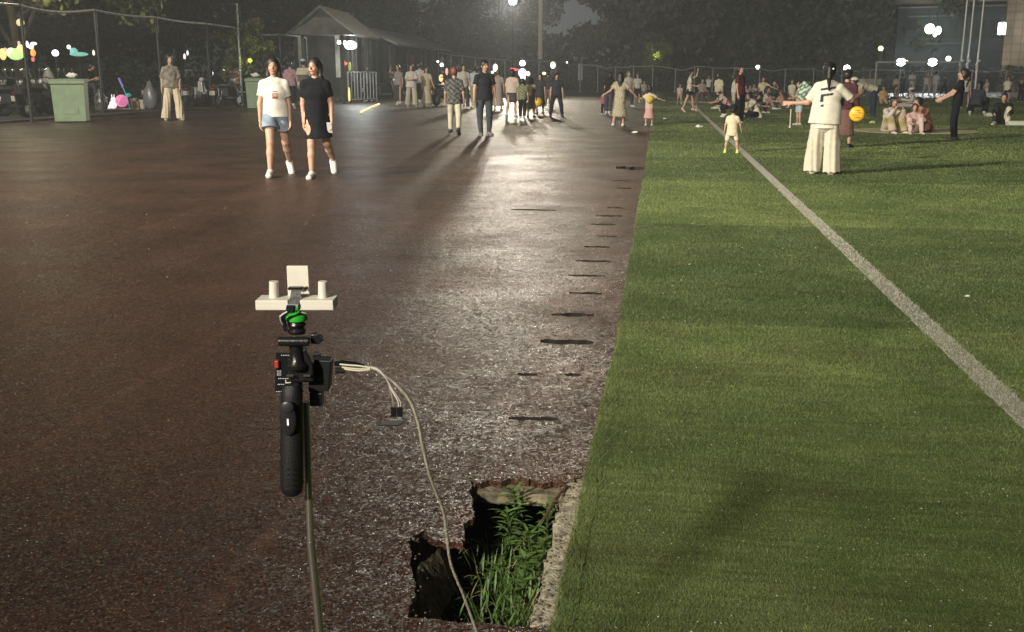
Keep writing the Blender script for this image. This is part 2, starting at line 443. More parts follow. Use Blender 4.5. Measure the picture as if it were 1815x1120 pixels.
def turf_sheet():
    ys = [-6, 1.5] + list(np.arange(2.2, 12, .05)) + list(np.arange(12, 34, .5)) + [40, 50, 60, 64]
    V = []; F = []
    for y in ys:
        x = TURF_X(y) - .016 + (random.uniform(-.008, .008) if y < 14 else 0)
        V += [(x - .004, y, -.012), (x, y, .012), (60, y, .012)]
    for j in range(len(ys) - 1):
        for i in range(2): a = j * 3 + i; F.append((a, a + 1, a + 4, a + 3))
    me = bpy.data.meshes.new('turf_field'); me.from_pydata(V, [], F); me.update(); return link_mesh('turf_field', me, TURF)
tag(turf_sheet(), kind='structure')
WHITE_T = mat('line_turf', (.46, .44, .38), .8, var=.55, vscale=70, bump=.9, bscale=160)
LINE_X = lambda y: 1.60 + .0006 * y
def white_line():
    ys = list(np.arange(1.5, 14, .04)) + list(np.arange(14, 64, .4)) + [64]; V = []; F = []
    for y in ys:
        j = .010 if y < 14 else 0
        V += [(LINE_X(y) - .062 + random.uniform(-j, j), y, .016), (LINE_X(y) + .062 + random.uniform(-j, j), y, .016)]
    for k in range(len(ys) - 1): F.append((2 * k, 2 * k + 1, 2 * k + 3, 2 * k + 2))
    # other lines of the pitch, far across
    def strip(x0, y0, x1, y1, w):
        n = len(V); d = Vector((y1 - y0, -(x1 - x0))).normalized() * w / 2
        V.extend([(x0 + d[0], y0 + d[1], .016), (x1 + d[0], y1 + d[1], .016), (x1 - d[0], y1 - d[1], .016), (x0 - d[0], y0 - d[1], .016)]); F.append((n, n + 1, n + 2, n + 3))
    strip(1.7, 61.5, 60, 61.5, .12); strip(6, 45, 60, 45, .12)
    me = bpy.data.meshes.new('pitch_line'); me.from_pydata(V, [], F); me.update(); return link_mesh('pitch_line', me, WHITE_T)
tag(white_line(), kind='structure')
def blades(name, n, xr, m, hgt, wid, white=False, ymin=2.25, ymax=15, far=False):
    # denser towards the camera; only the wedge the lens can see
    u = RNG.random(n * 2); y = ymin * (ymax / ymin) ** (u ** .9)
    x = xr[0](y) + (xr[1](y) - xr[0](y)) * RNG.random(n * 2)
    keep = (x < y * (.51 if far else .385) + .12) & (RNG.random(n * 2) < np.clip((ymax - y) / (ymax * .45), 0, 1))
    if far: keep = (x < y * .51 + .12) & (y < 63.9) & (RNG.random(n * 2) < np.clip((y - 8.5) / 6, 0, 1)) & (np.abs(x - LINE_X(y)) > .075)
    x = x[keep][:n]; y = y[keep][:n]; n = len(x)
    sc = np.clip(y / 4.0, .8, 2.2) if not far else np.clip(y / 9.0, 1, 4.5)
    h = hgt * (0.6 + .8 * RNG.random(n)) * np.minimum(sc, 1.4); w = wid * sc
    clump = np.sin(x * 7 + 2.1 * np.sin(y * 5)) + np.sin(y * 9 + x * 3)
    az = RNG.random(n) * 2 * np.pi * .75 + clump * 1.1; lean = h * (.35 + .9 * RNG.random(n))
    a2 = RNG.random(n) * np.pi
    P = np.zeros((n, 3, 3), np.float32)
    z0 = .014
    P[:, 0] = np.stack([x + np.cos(a2) * w, y + np.sin(a2) * w, np.full(n, z0)], 1)
    P[:, 1] = np.stack([x - np.cos(a2) * w, y - np.sin(a2) * w, np.full(n, z0)], 1)
    P[:, 2] = np.stack([x + np.cos(az) * lean, y + np.sin(az) * lean, z0 + h], 1)
    me = fast_mesh(name, P.reshape(-1, 3), np.arange(n * 3).reshape(-1, 3))
    C = np.repeat(RNG.uniform(.7, 1.35, (n, 1)) * np.array([[1, 1, 1]]) + RNG.uniform(-.1, .15, (n, 1)) * np.array([[1, .6, .2]]), 3, 0)
    set_col(me, C); me.materials.append(m); return me
def blade_obj(me, name):
    o = bpy.data.objects.new(name, me); COL.objects.link(o); return tag(o, kind='stuff')
tag(blade_obj(blades('turf_pile', 300000, (lambda y: np.array([TURF_X(t) for t in y]) - .012, lambda y: y * .40 + .12), BLADE, .0095, .0011), 'turf_pile'), 'short green artificial grass pile standing up beside the track', 'turf')
tag(blade_obj(blades('far_turf_pile', 150000, (lambda y: np.array([TURF_X(t) for t in y]), lambda y: y * .52 + .12), BLADE, .012, .0030, ymin=8.5, ymax=66, far=True), 'far_turf_pile'), 'artificial grass pile across the middle and far pitch', 'turf')
tag(blade_obj(blades('line_pile', 9000, (lambda y: 1.538 + 0 * y, lambda y: 1.664 + 0 * y), WHITE_T, .011, .0012, ymin=4.0), 'line_pile'), 'off white artificial grass pile of the pitch line', 'turf')
# longer ragged fringe at the turf's cut edge
tag(blade_obj(blades('turf_fringe', 9000, (lambda y: np.array([TURF_X(t) for t in y]) - .024, lambda y: np.array([TURF_X(t) for t in y]) + .035), BLADE, .016, .0012, ymax=5), 'turf_fringe'), 'ragged fringe of longer blades at the cut edge of the turf', 'turf')

# granules broken loose round the hole
def crumbs():
    b = MB()
    for i in range(620):
        k = random.random()
        if k < .35: p = PIT[random.randrange(len(PIT))]; x = p[0] + random.gauss(0, .03); y = p[1] + random.gauss(0, .03)
        else: x = random.uniform(-.31, -.19); y = random.uniform(2.45, 3.6)
        z = .002
        if -.70 < x < -.24 and 2.5 < y < 3.5: z = -.006
        if -.62 < x < -.30 and 2.55 < y < 3.42: continue
        r = random.uniform(.0015, .0045) * (1.9 if random.random() < .08 else 1); b.ball((x, y, z), (r, r * random.uniform(.6, 1.2), r * .7), 5, 4)
    return b.build('gravel_crumbs', mat('crumb', (.16, .13, .09), .8, var=.6, vscale=60))
tag(crumbs(), 'loose crumbs of rubber and concrete scattered round the hole', 'gravel', kind='stuff')

def grit():
    b = MB(); r = random.Random(31)
    for i in range(420):
        y = 2.3 * (11 / 2.3) ** r.random(); x = -.3 - y * .75 * r.random(); s_ = r.uniform(.0012, .0032) * max(1, y / 4)
        if -.68 < x < -.18 and 2.45 < y < 3.6: continue
        b.ball((x, y, s_ * .3), (s_ * r.uniform(.7, 1.6), s_, s_ * .5), 5, 3)
    return b.build('track_grit', mat('grit', (.22, .19, .14), .7, var=.8, vscale=5))
tag(grit(), 'pale grit and fluff scattered over the rubber track', 'grit', kind='stuff')
# ------------------------------------------------------------------ weeds in the hole
LEAF_G = mat('weed_leaf', (.085, .155, .034), .55, var=.6, vscale=22)
STEM = mat('weed_stem', (.06, .09, .025), .6)
def leaf_strip(V, F, base, d, L, w, droop, seg=4):
    d = Vector(d).normalized(); side = d.cross(Vector((0, 0, 1))); side = (side if side.length > .01 else Vector((1, 0, 0))).normalized()
    n0 = len(V); p = Vector(base); v = d.copy()
    for i in range(seg + 1):
        t = i / seg; ww = w * math.sin(math.pi * (.12 + .86 * t)) * .5
        V.append(tuple(p - side * ww)); V.append(tuple(p + Vector((0, 0, -ww * .35)))); V.append(tuple(p + side * ww))
        p = p + v * (L / seg); v = (v + Vector((0, 0, -droop / seg))).normalized()
    for i in range(seg):
        a = n0 + i * 3; F += [(a, a + 1, a + 4, a + 3), (a + 1, a + 2, a + 5, a + 4)]
def weed(px, py, z_top, nleaf, L, wl, label):
    root = G(px, py, z_top); base = Vector((root[0] + random.uniform(-.02, .02), root[1] + random.uniform(-.02, .02), PZ)); top = Vector(root)
    e = empty('weed_plant', base, 0, label, 'plant', 'weeds growing in the drain hole')
    sb = MB(); pts = [(base.lerp(top, t) - base) + Vector((math.sin(t * 3) * .012, math.cos(t * 2) * .01, 0)) for t in (0, .25, .5, .75, 1)]
    sb.tube(pts, [.0035, .003, .003, .0025, .002], 5); sb.build('stem', STEM, e, smooth=True)
    V = []; F = []
    for i in range(nleaf):
        t = .25 + .75 * (i / nleaf) ** .7; k = min(3, int(t * 4)); p = pts[k].lerp(pts[k + 1], t * 4 - k)
        a = i * 2.4 + random.uniform(-.3, .3); up = .15 + .9 * max(0, t - .4) * random.uniform(.6, 1.4)
        leaf_strip(V, F, p, (math.cos(a), math.sin(a), up), L * random.uniform(.6, 1.1) * (1.15 - .45 * t), wl, random.uniform(.5, 1.3))
    me = bpy.data.meshes.new('leaves'); me.from_pydata(V, [], F); me.update(); o = link_mesh('leaves', me, LEAF_G, e)
    return e
weed(908, 868, .015, 60, .10, .012, 'tallest spiky weed reaching above the far edge of the hole')
weed(898, 905, -.03, 56, .10, .012, 'bushy narrow leaved weed below the tallest one in the hole')
weed(968, 890, -.02, 48, .085, .011, 'narrow leaved weed against the concrete kerb in the hole')
weed(935, 940, -.05, 50, .10, .012, 'leafy weed in the middle of the hole beside the brown stick')
weed(895, 955, -.10, 30, .09, .011, 'dark weed deeper in the hole under the bushy one')
weed(950, 930, -.05, 40, .085, .014, 'weed with mid sized leaves between the brown stick and the concrete')
weed(880, 1000, -.14, 34, .085, .012, 'spreading weed over the grass near the centre of the hole')
weed(930, 985, -.08, 30, .075, .024, 'wide leaved weed low against the concrete side, above the grass')
weed(905, 1045, -.12, 30, .07, .022, 'wide leaved weed nearest the bottom rim of the hole')
weed(960, 955, -.06, 30, .07, .022, 'wide leaved weed pressed against the kerb halfway down the hole')
weed(835, 1020, -.16, 18, .06, .012, 'small round weed standing alone in the dark side of the hole')
weed(950, 985, -.08, 26, .08, .025, 'broad leaved weed leaning on the concrete edge of the hole')
weed(925, 1020, -.10, 28, .08, .025, 'broad leaved weed among grass low in the hole')
def pit_grass():
    V = []; F = []
    for i in range(460):
        px = random.gauss(905, 42); py = random.uniform(960, 1105)
        if random.random() < .25: px = random.uniform(810, 960); py = random.uniform(1040, 1105)
        px = max(800, min(958 - (py - 960) * .1, px)); z = random.uniform(-.26, -.11)
        p = G(px, py, z); 
        if not (PX0 + .05 < p[0] < PX1 - .02): continue
        a = random.uniform(0, 6.28); L = random.uniform(.05, .13)
        leaf_strip(V, F, (p[0], p[1], z - L * .6), (math.cos(a) * .45, math.sin(a) * .45, 1), L, random.uniform(.004, .008), random.uniform(.1, 1.4))
    me = bpy.data.meshes.new('weed_grass'); me.from_pydata(V, [], F); me.update(); return link_mesh('weed_grass', me, LEAF_G)
tag(pit_grass(), 'tangle of wild grass blades at the bottom of the hole', 'grass', kind='stuff')
def flap():
    '''rubber skin sagging into the hole along its open side'''
    V = []; F = []; ny, nx = 34, 8; r = random.Random(4)
    for j in range(ny + 1):
        t = j / ny; y = 2.56 + (3.02 - 2.56) * t; x0 = -.655 + .02 * math.sin(t * 9)
        w = .075 * math.sin(math.pi * min(1, max(.04, t * .92 + .05))) ** .7 + r.uniform(-.006, .006)
        for i in range(nx + 1):
            s_ = i / nx; V.append((x0 + w * s_, y + r.uniform(-.002, .002), -.014 - .14 * s_ ** 1.3 + r.uniform(-.006, .006)))
    for j in range(ny):
        for i in range(nx): a = j * (nx + 1) + i; F.append((a, a + 1, a + nx + 2, a + nx + 1))
    me = bpy.data.meshes.new('sagging_rubber'); me.from_pydata(V, [], F); me.update(); return link_mesh('sagging_rubber', me, mat('old_rubber', (.06, .05, .03), .9, var=.6, vscale=30, bump=.9, bscale=90))
tag(flap(), kind='structure')
def straw():
    V = []; F = []
    for i in range(70):
        p = G(random.uniform(800, 955), random.uniform(930, 1100), random.uniform(-.22, -.10)); a = random.uniform(0, 6.28); L = random.uniform(.05, .14)
        if PX0 + .05 < p[0] < PX1 - .02: leaf_strip(V, F, (p[0], p[1], p[2] - L * .4), (math.cos(a) * .8, math.sin(a) * .8, .8), L, random.uniform(.002, .005), random.uniform(.5, 2.2))
    me = bpy.data.meshes.new('dry_grass'); me.from_pydata(V, [], F); me.update(); return link_mesh('dry_grass', me, mat('straw', (.30, .26, .13), .7))
tag(straw(), 'dry straw coloured blades among the weeds in the hole', 'grass', kind='stuff')
def turf_bits():
    V = []; F = []; r = random.Random(12)
    for i in range(750):
        y = 2.4 * (9 / 2.4) ** r.random(); x = -.15 + (y * .42 + .2) * r.random(); s_ = r.uniform(.001, .0028) * max(1, y / 4.5); a = r.uniform(0, 3.14); z = .016 + r.uniform(0, .012); n0 = len(V)
        for k in range(4): V.append((x + math.cos(a + k * 1.57) * s_ * (1 + .8 * (k % 2)), y + math.sin(a + k * 1.57) * s_ * (1 + .8 * (k % 2)), z))
        V.append((x, y, z + s_)); F += [(n0 + k, n0 + (k + 1) % 4, n0 + 4) for k in range(4)]
    me = bpy.data.meshes.new('turf_crumbs'); me.from_pydata(V, [], F); me.update(); return link_mesh('turf_crumbs', me, mat('turf_crumb', (.42, .42, .36), .5, var=.7, vscale=3))
tag(turf_bits(), 'pale crumbs and lint scattered through the turf', 'lint', kind='stuff')
sb = MB(); sb.tube([G(1004, 862, .0), G(985, 885, -.01), G(960, 925, -.05), G(935, 962, -.10)], [.007, .006, .005, .004], 7)
tag(sb.build('stick', M((.09, .05, .028), .8, var=.3, vscale=40), smooth=True), 'thin brown stick lying down into the hole from the corner of the kerb', 'stick')
# far ground beyond the fences
def far_ground():
    o = 400
    V = [(-o, -100, -.03), (o, -100, -.03), (o, o, -.03), (-o, o, -.03)]
    # ring around the track sheet so that nothing lies under the hole
    a = [(-60, -6, -.03), (60, -6, -.03), (60, 90, -.03), (-60, 90, -.03)]
    F = [(0, 1, 5, 4), (1, 2, 6, 5), (2, 3, 7, 6), (3, 0, 4, 7)]
    me = bpy.data.meshes.new('ground'); me.from_pydata(V + a, [], F); me.update(); return link_mesh('ground', me, mat('ground_dark', (.035, .034, .028), .9, var=.4, vscale=.8))
tag(far_ground(), kind='structure')
# paved verge behind the side fence
def verge():
    V = []; F = []
    L = [G(-60, 226), G(0, 219), G(184, 206), G(289, 199), G(375, 193), G(438, 189.5), G(545, 184.5), G(600, 181)]
    for p in L: V += [(p[0], p[1], .0), (p[0], p[1], .06), (p[0] - 42, p[1] + 3, .06)]
    for j in range(len(L) - 1):
        for i in range(2): a = j * 3 + i; F.append((a, a + 1, a + 4, a + 3))
    me = bpy.data.meshes.new('pavement'); me.from_pydata(V, [], F); me.update(); return link_mesh('pavement', me, mat('verge_paving', (.075, .068, .055), .85, var=.45, vscale=1.5, bump=.5, bscale=9))
tag(verge(), kind='structure')
# ------------------------------------------------------------------ bodies: one smooth surface grown from a distance field
def _nrm(v): v = np.asarray(v, float); return v / (np.linalg.norm(v) + 1e-9)
class Field:
    """smooth union of tapered limbs and ellipsoids, meshed by surface nets"""
    def __init__(s, res): s.p = []; s.res = res; s.carves = []
    def limb(s, a, b, ra, rb, k=.02, wide=None, sc=1.0, flat=0):
        """wide: width axis, sc: how much wider than deep; flat: bit 1 = cut at a, bit 2 = cut at b"""
        s.p.append(('l', np.array(a, float), np.array(b, float), ra, rb, k, None if wide is None else _nrm(wide), sc, flat)); return s
    def ell(s, c, r, k=.015, R=None): s.p.append(('e', np.array(c, float), np.array(r, float), k, R)); return s
    def carve(s, c, r, R=None): s.carves.append((np.array(c, float), np.array(r, float), R)); return s
    def mesh(s, disp=None):
        lo = np.full(3, 1e9); hi = -lo
        for q in s.p:
            if q[0] == 'l':
                m = max(q[3], q[4]) * max(1, q[7]); 
                for e in (q[1], q[2]): lo = np.minimum(lo, e - m); hi = np.maximum(hi, e + m)
            else: m = q[2].max(); lo = np.minimum(lo, q[1] - m); hi = np.maximum(hi, q[1] + m)
        h = s.res; lo = lo - 3 * h; hi = hi + 3 * h; n = np.ceil((hi - lo) / h).astype(int) + 1
        F = np.full(n, 1.0, np.float32)
        ax = [lo[i] + h * np.arange(n[i]) for i in range(3)]
        def sub(c0, c1):
            i0 = np.maximum(0, np.floor((c0 - lo) / h).astype(int)); i1 = np.minimum(n, np.ceil((c1 - lo) / h).astype(int) + 1)
            sl = tuple(slice(a, b) for a, b in zip(i0, i1))
            return sl, np.stack(np.meshgrid(*[ax[i][sl[i]] for i in range(3)], indexing='ij'), -1).astype(np.float32)
        for q in s.p:
            if q[0] == 'l':
                _, a, b, ra, rb, k, wd, sc, flat = q; m = max(ra, rb) * max(1, sc) + k + 3 * h
                sl, P = sub(np.minimum(a, b) - m, np.maximum(a, b) + m)
                if P.size == 0: continue
                d = b - a; Ld = np.linalg.norm(d) + 1e-9; d = d / Ld
                t = (P - a) @ d; tc_ = np.clip(t / Ld, 0, 1)
                V = P - a - tc_[..., None] * (d * Ld)
                if wd is not None:
                    u = _nrm(wd - d * (wd @ d)); pu = V @ u
                    V = V - pu[..., None] * u * (1 - 1 / sc)
                D = np.sqrt((V ** 2).sum(-1)) - (ra + (rb - ra) * tc_)
                if flat & 1: D = np.maximum(D, -t)
                if flat & 2: D = np.maximum(D, t - Ld)
            else:
                _, c, r, k, R = q; m = r.max() + k + 3 * h
                sl, P = sub(c - m, c + m)
                if P.size == 0: continue
                V = P - c
                if R is not None: V = V @ R
                k0 = np.sqrt(((V / r) ** 2).sum(-1)); k1 = np.sqrt(((V / r ** 2) ** 2).sum(-1)) + 1e-6
                D = k0 * (k0 - 1) / k1
            A = F[sl]; hh = np.clip(.5 + .5 * (A - D) / k, 0, 1)
            F[sl] = A * (1 - hh) + D * hh - k * hh * (1 - hh)
        for c, r, R in s.carves:
            sl, P = sub(c - r.max() - h, c + r.max() + h)
            if P.size == 0: continue
            V = P - c
            if R is not None: V = V @ R
            k0 = np.sqrt(((V / r) ** 2).sum(-1)); D = (k0 - 1) * r.min()
            F[sl] = np.maximum(F[sl], -D)
        if disp is not None:
            P = np.stack(np.meshgrid(*ax, indexing='ij'), -1); F = F + disp(P)
        B = F < 0
        c8 = [B[i:n[0] - 1 + i, j:n[1] - 1 + j, k:n[2] - 1 + k] for i in (0, 1) for j in (0, 1) for k in (0, 1)]
        cnt = sum(c.astype(np.int8) for c in c8); cells = (cnt > 0) & (cnt < 8)
        idx = np.full(cells.shape, -1, np.int64); ci = np.argwhere(cells); idx[cells] = np.arange(len(ci))
        acc = np.zeros((len(ci), 3)); num = np.zeros(len(ci))
        cs = [(i, j, k) for i in (0, 1) for j in (0, 1) for k in (0, 1)]
        for p in cs:
            for a_ in range(3):
                if p[a_] == 1: continue
                q = list(p); q[a_] = 1
                f0 = F[ci[:, 0] + p[0], ci[:, 1] + p[1], ci[:, 2] + p[2]]; f1 = F[ci[:, 0] + q[0], ci[:, 1] + q[1], ci[:, 2] + q[2]]
                x = (f0 < 0) != (f1 < 0); t = np.where(x, f0 / np.where(x, f0 - f1, 1), 0)
                v = np.tile(np.array(p, float), (len(ci), 1)); v[:, a_] += t
                acc += v * x[:, None]; num += x
        V = lo + h * (ci + acc / np.maximum(num, 1)[:, None])
        quads = []
        for a_ in range(3):
            s0 = [slice(None)] * 3; s1 = [slice(None)] * 3; s0[a_] = slice(0, -1); s1[a_] = slice(1, None)
            e = np.argwhere(B[tuple(s0)] != B[tuple(s1)])
            o1, o2 = [(1, 2), (2, 0), (0, 1)][a_]
            e = e[(e[:, o1] > 0) & (e[:, o2] > 0) & (e[:, o1] < n[o1] - 1) & (e[:, o2] < n[o2] - 1)]
            fl = B[e[:, 0], e[:, 1], e[:, 2]]
            def at(d1, d2):
                c = e.copy(); c[:, o1] -= d1; c[:, o2] -= d2; return idx[c[:, 0], c[:, 1], c[:, 2]]
            Q = np.stack([at(1, 1), at(0, 1), at(0, 0), at(1, 0)], 1); Q[~fl] = Q[~fl][:, ::-1]; quads.append(Q)
        Q = np.concatenate(quads); Q = Q[(Q >= 0).all(1)]
        return V, Q
def field_obj(name, fld, m, parent, color, disp=None, T=None):
    V, Q = fld.mesh(disp)
    me = fast_mesh(name, V, Q, 4)
    C = color(V) if callable(color) else np.tile(np.array(color, float), (len(V), 1))
    if len(me.vertices) == len(V): set_col(me, C)
    return link_mesh(name, me, m, parent, smooth=True)

SKIN = mat('skin', (.4, .25, .18), .55, vcol=True, var=.06, vscale=20)
CLOTH = mat('cloth', (.5, .5, .5), .9, spec=.12, vcol=True, var=.08, vscale=14, bump=.35, bscale=35)
HAIR = mat('hair', (.02, .02, .02), .45, vcol=True, bump=.5, bscale=90)
LEATHER = mat('shoe', (.5, .5, .5), .6, vcol=True)
SK = (.42, .25, .17)
def folds(amp, seed=0):
    r = random.Random(seed); D = [(np.array([r.uniform(-1, 1), r.uniform(-1, 1), r.uniform(-.28, .28)]) * r.uniform(28, 62), r.uniform(0, 6), r.uniform(.5, 1)) for _ in range(5)]
    def f(P):
        s_ = 0
        for k, ph, w in D: s_ = s_ + w * np.sin(P @ k + ph)
        return (amp / 3 * s_).astype(np.float32)
    return f
STAND = dict(L=((.10, .03, -1), (.02, -.04, -1)), R=((.10, .03, -1), (.02, -.04, -1)))
WALK = dict(L=((.06, .38, -1), (.02, .05, -1)), R=((.06, -.22, -1), (.02, -.62, -1)))
WALK2 = dict(L=((.06, -.22, -1), (.02, -.58, -1)), R=((.06, .34, -1), (.02, .05, -1)))
STRIDE = dict(L=((.08, .30, -1), (.02, .10, -1)), R=((.08, -.25, -1), (.02, -.40, -1)))
WIDE = dict(L=((.24, .02, -1), (.12, -.04, -1)), R=((.24, .02, -1), (.12, -.04, -1)))
SITX = dict(L=((.75, .8, .12), (-.85, .25, -.12)), R=((.75, .8, .12), (-.85, .35, -.12)))
SITK = dict(L=((.20, .72, .86), (.02, .40, -1)), R=((.22, .70, .84), (.02, .46, -1)))
SITL = dict(L=((.15, 1, .05), (.05, 1, -.06)), R=((.15, 1, .12), (.05, 1, -.12)))
SITC = dict(L=((.25, 1, -.02), (.05, .15, -1)), R=((.25, 1, -.02), (.05, .15, -1)))
KNEEL = dict(L=((.22, .75, -.55), (.0, -1, -.25)), R=((.22, .75, -.55), (.0, -1, -.25)))
CROUCH = dict(L=((.35, .85, .25), (.0, -.35, -1)), R=((.35, .85, .25), (.0, -.35, -1)))
LEGS = dict(stand=STAND, walk=WALK, walk2=WALK2, stride=STRIDE, wide=WIDE, sitx=SITX, sitk=SITK, sitl=SITL, sitc=SITC, kneel=KNEEL, crouch=CROUCH)
HANG = ((.20, .05, -1), (.06, .22, -1)); SWING_F = ((.14, .35, -1), (.0, .55, -.9)); SWING_B = ((.18, -.35, -1), (.06, -.05, -1))
FOLD = ((.25, .25, -1), (-.75, .75, .12)); PHONE = ((.15, .28, -1), (-.25, 1, .35)); HOLD = ((.2, .2, -1), (-.1, 1, -.1)); UP = ((.5, .8, .2), (-.5, .4, 1)); OUT = ((1, .25, -.55), (1, .35, -.35))
KNEES = ((.2, .8, -.7), (-.15, 1, -.2)); BACKP = ((.4, -.6, -1), (.2, -.5, -1)); DOWN = ((.1, .1, -1), (0, .1, -1)); FACE = ((.3, .7, -.4), (-.6, .3, .9))
def person(label, px, py, top=None, h=1.65, face=0, legs='stand', aL=HANG, aR=HANG, lean=.03, side=0.0, headp=.0, heady=0.0, shirt=None, bottom=None, shoes=(.6, .58, .52), hair=('short', (.012, .010, .010)),
           group=None, z=0.0, fat=1.0, child=None, skin=SK, parts=None, pt=None, neck=0.0, socks=None, roll=None, cat='person'):
    P0 = G(px, py, z) if pt is None else Vector(pt); d = dist(P0)
    if top is not None: h = max(.5, AT(px, top, d)[2] - z) * 1.0
    s = h / 1.70; hs = 1.08
    if child is None: child = h < 1.35 and legs in ('stand', 'walk', 'walk2', 'stride', 'wide')
    if child: hs = 1.08 + (1.35 - min(h, 1.35)) * .75
    res = .0068 if d < 17 else (.0095 if d < 26 else (.014 if d < 42 else .02)); hero = d < 26
    # facing: 0 looks at the camera, positive turns to the photo's right
    base = math.atan2(-P0[1], -P0[0]) + math.radians(face)
    e = empty('person', P0, base - math.pi / 2, label, cat, group)
    LG = LEGS[legs] if isinstance(legs, str) else legs
    zH = np.array([0, 0, 0.0])  # pelvis at the origin first, shifted afterwards
    T = _nrm((side, math.sin(lean), math.cos(lean))); X = _nrm(np.cross((0, 1, 0), T)) if abs(T[1]) < .9 else np.array([1.0, 0, 0]); X = _nrm(np.array([1, 0, 0]) - T * T[0]); Yb = np.cross(T, X)
    waist = T * .11 * s; chest = T * .30 * s; shc = T * .455 * s; nk = T * .50 * s
    Hd = _nrm(T * .8 + np.array([0, 0, .2]) + np.array([math.sin(roll or 0), math.sin(neck), 0]) * .8)
    hc = nk + Hd * (.045 * s + .115 * s * hs)
    # head frame
    yw = math.radians(heady); fwd = _nrm(np.array([math.sin(yw), math.cos(yw), math.tan(headp)])); fwd = _nrm(fwd - 0 * Hd)
    hx = _nrm(np.cross(fwd, (0, 0, 1))); hz = np.cross(hx, fwd); R = np.stack([hx, fwd, hz], 1)
    S = s * hs
    def hp(x, y, z_): return hc + R @ (np.array([x, y, z_]) * S)
    sh = {}; el = {}; wr = {}; hip = {}; kn = {}; an = {}; toe = {}; sgn = {'L': -1, 'R': 1}
    fw_ = .165 if hair[0] in ('long', 'pony', 'bun', 'bob') else .185
    for k, A in (('L', aL), ('R', aR)):
        g_ = sgn[k]; m = np.array([g_, 1, 1])
        sh[k] = shc + X * g_ * fw_ * s * .95 - T * .034 * s
        u = _nrm(np.array(A[0]) * m); f = _nrm(np.array(A[1]) * m); rot = np.stack([np.array([1, 0, 0]), np.array([0, 1, 0]), np.array([0, 0, 1])])
        el[k] = sh[k] + u * .285 * s; wr[k] = el[k] + f * .245 * s
        hip[k] = X * g_ * .088 * s - T * .02 * s
        th, sn = LG[k]; th = _nrm(np.array(th) * m); sn = _nrm(np.array(sn) * m)
        kn[k] = hip[k] + th * .425 * s; an[k] = kn[k] + sn * .405 * s
        if legs in ('sitl',): fv = np.array([.2 * g_, .35, .93])
        elif legs == 'kneel': fv = np.array([0, -.9, -.3])
        elif abs(sn[2]) > .5:
            fv = np.array([.18 * g_, 1, -.05]); 
            if sn[1] < -.3: fv = _nrm(np.array([.1 * g_, .75, -.75]))
        else: fv = _nrm(np.array([sn[0] * .4 + .3 * g_, .9, 0]))
        toe[k] = an[k] + _nrm(fv) * .15 * s + np.array([0, 0, -.045 * s])
        if legs in ('stand', 'walk', 'walk2', 'stride', 'wide') and sn[1] > -.3: toe[k][2] = an[k][2] - .052 * s
    zmin = min(min(an[k][2] - .075 * s, toe[k][2] - .022 * s) for k in 'LR')
    if legs in ('sitx', 'sitk', 'sitl'): zmin = min(zmin, -.135 * s)
    if legs == 'kneel': zmin = min(kn['L'][2], kn['R'][2]) - .06 * s
    if parts and 'seat' in parts: zmin = -parts['seat']
    off = np.array([0, 0, -zmin])
    for dct in (sh, el, wr, hip, kn, an, toe):
        for k in dct: dct[k] = dct[k] + off
    pel = off; waist = waist + off; chest = chest + off; shc = shc + off; nk = nk + off; hc = hc + off
    # --- skin
    B = Field(res); ft = fat
    B.limb(pel - T * .02 * s, waist, .088 * s * ft, .078 * s * ft, .04, X, 1.45).limb(waist, chest, .078 * s * ft, .092 * s * ft, .04, X, 1.4).limb(chest, shc - T * .03 * s, .092 * s * ft, .062 * s, .04, X, 1.75)
    B.limb(shc - T * .02 * s, nk + Hd * .05 * s, .052 * s, .045 * s, .04)
    B.ell(hc + R @ (np.array([0, -.006, .018]) * S), np.array([.073, .092, .098]) * S, .02, R).ell(hp(0, .022, -.045), np.array([.052, .062, .062]) * S, .03, R).ell(hp(0, .05, -.085), np.array([.028, .028, .022]) * S, .02, R)
    B.ell(hp(0, .098, -.02), np.array([.013, .020, .022]) * S, .012, R)
    if hero:
        for g_ in (-1, 1):
            B.ell(hp(g_ * .076, -.006, -.012), np.array([.010, .020, .031]) * S, .006, R)
            B.ell(hp(g_ * .033, .070, -.035), np.array([.022, .016, .016]) * S, .015, R)
        B.ell(hp(0, .082, -.058), np.array([.024, .010, .008]) * S, .008, R)
    for k in 'LR':
        g_ = sgn[k]
        B.limb(shc + X * g_ * .05 * s, sh[k], .05 * s, .043 * s * ft, .04).limb(sh[k], el[k], .043 * s * ft, .036 * s * ft, .02).limb(el[k], wr[k], .037 * s * ft, .024 * s, .02)
        fd = _nrm(wr[k] - el[k]); nin = _nrm(np.array([-g_, .15, 0]) - fd * (np.array([-g_, .15, 0]) @ fd)); wv = np.cross(fd, nin)
        pc = wr[k] + fd * .045 * s
        B.limb(wr[k], wr[k] + fd * .078 * s, .017 * s, .019 * s, .012, wv, 1.9)
        if res < .008:
            for i, (o_, ln) in enumerate(((-.030, .058), (-.010, .070), (.010, .074), (.029, .066))):
                b0 = wr[k] + fd * .082 * s + wv * o_ * s; b1 = b0 + _nrm(fd + nin * .35) * ln * .55 * s; b2 = b1 + _nrm(fd + nin * 1.1) * ln * .5 * s
                B.limb(b0, b1, .0095 * s, .009 * s, .004).limb(b1, b2, .009 * s, .0075 * s, .004)
            t0 = wr[k] + fd * .03 * s + wv * .026 * s; t1 = t0 + _nrm(fd * .6 + wv + nin * .3) * .04 * s; B.limb(t0, t1, .012 * s, .010 * s, .008).limb(t1, t1 + _nrm(fd + nin * .5) * .028 * s, .010 * s, .008 * s, .005)
        else:
            for o_ in (-.028, -.009, .010, .028):
                b0 = wr[k] + fd * .08 * s + wv * o_ * s; B.limb(b0, b0 + _nrm(fd + nin * .5) * .062 * s, .010 * s, .009 * s, .004)
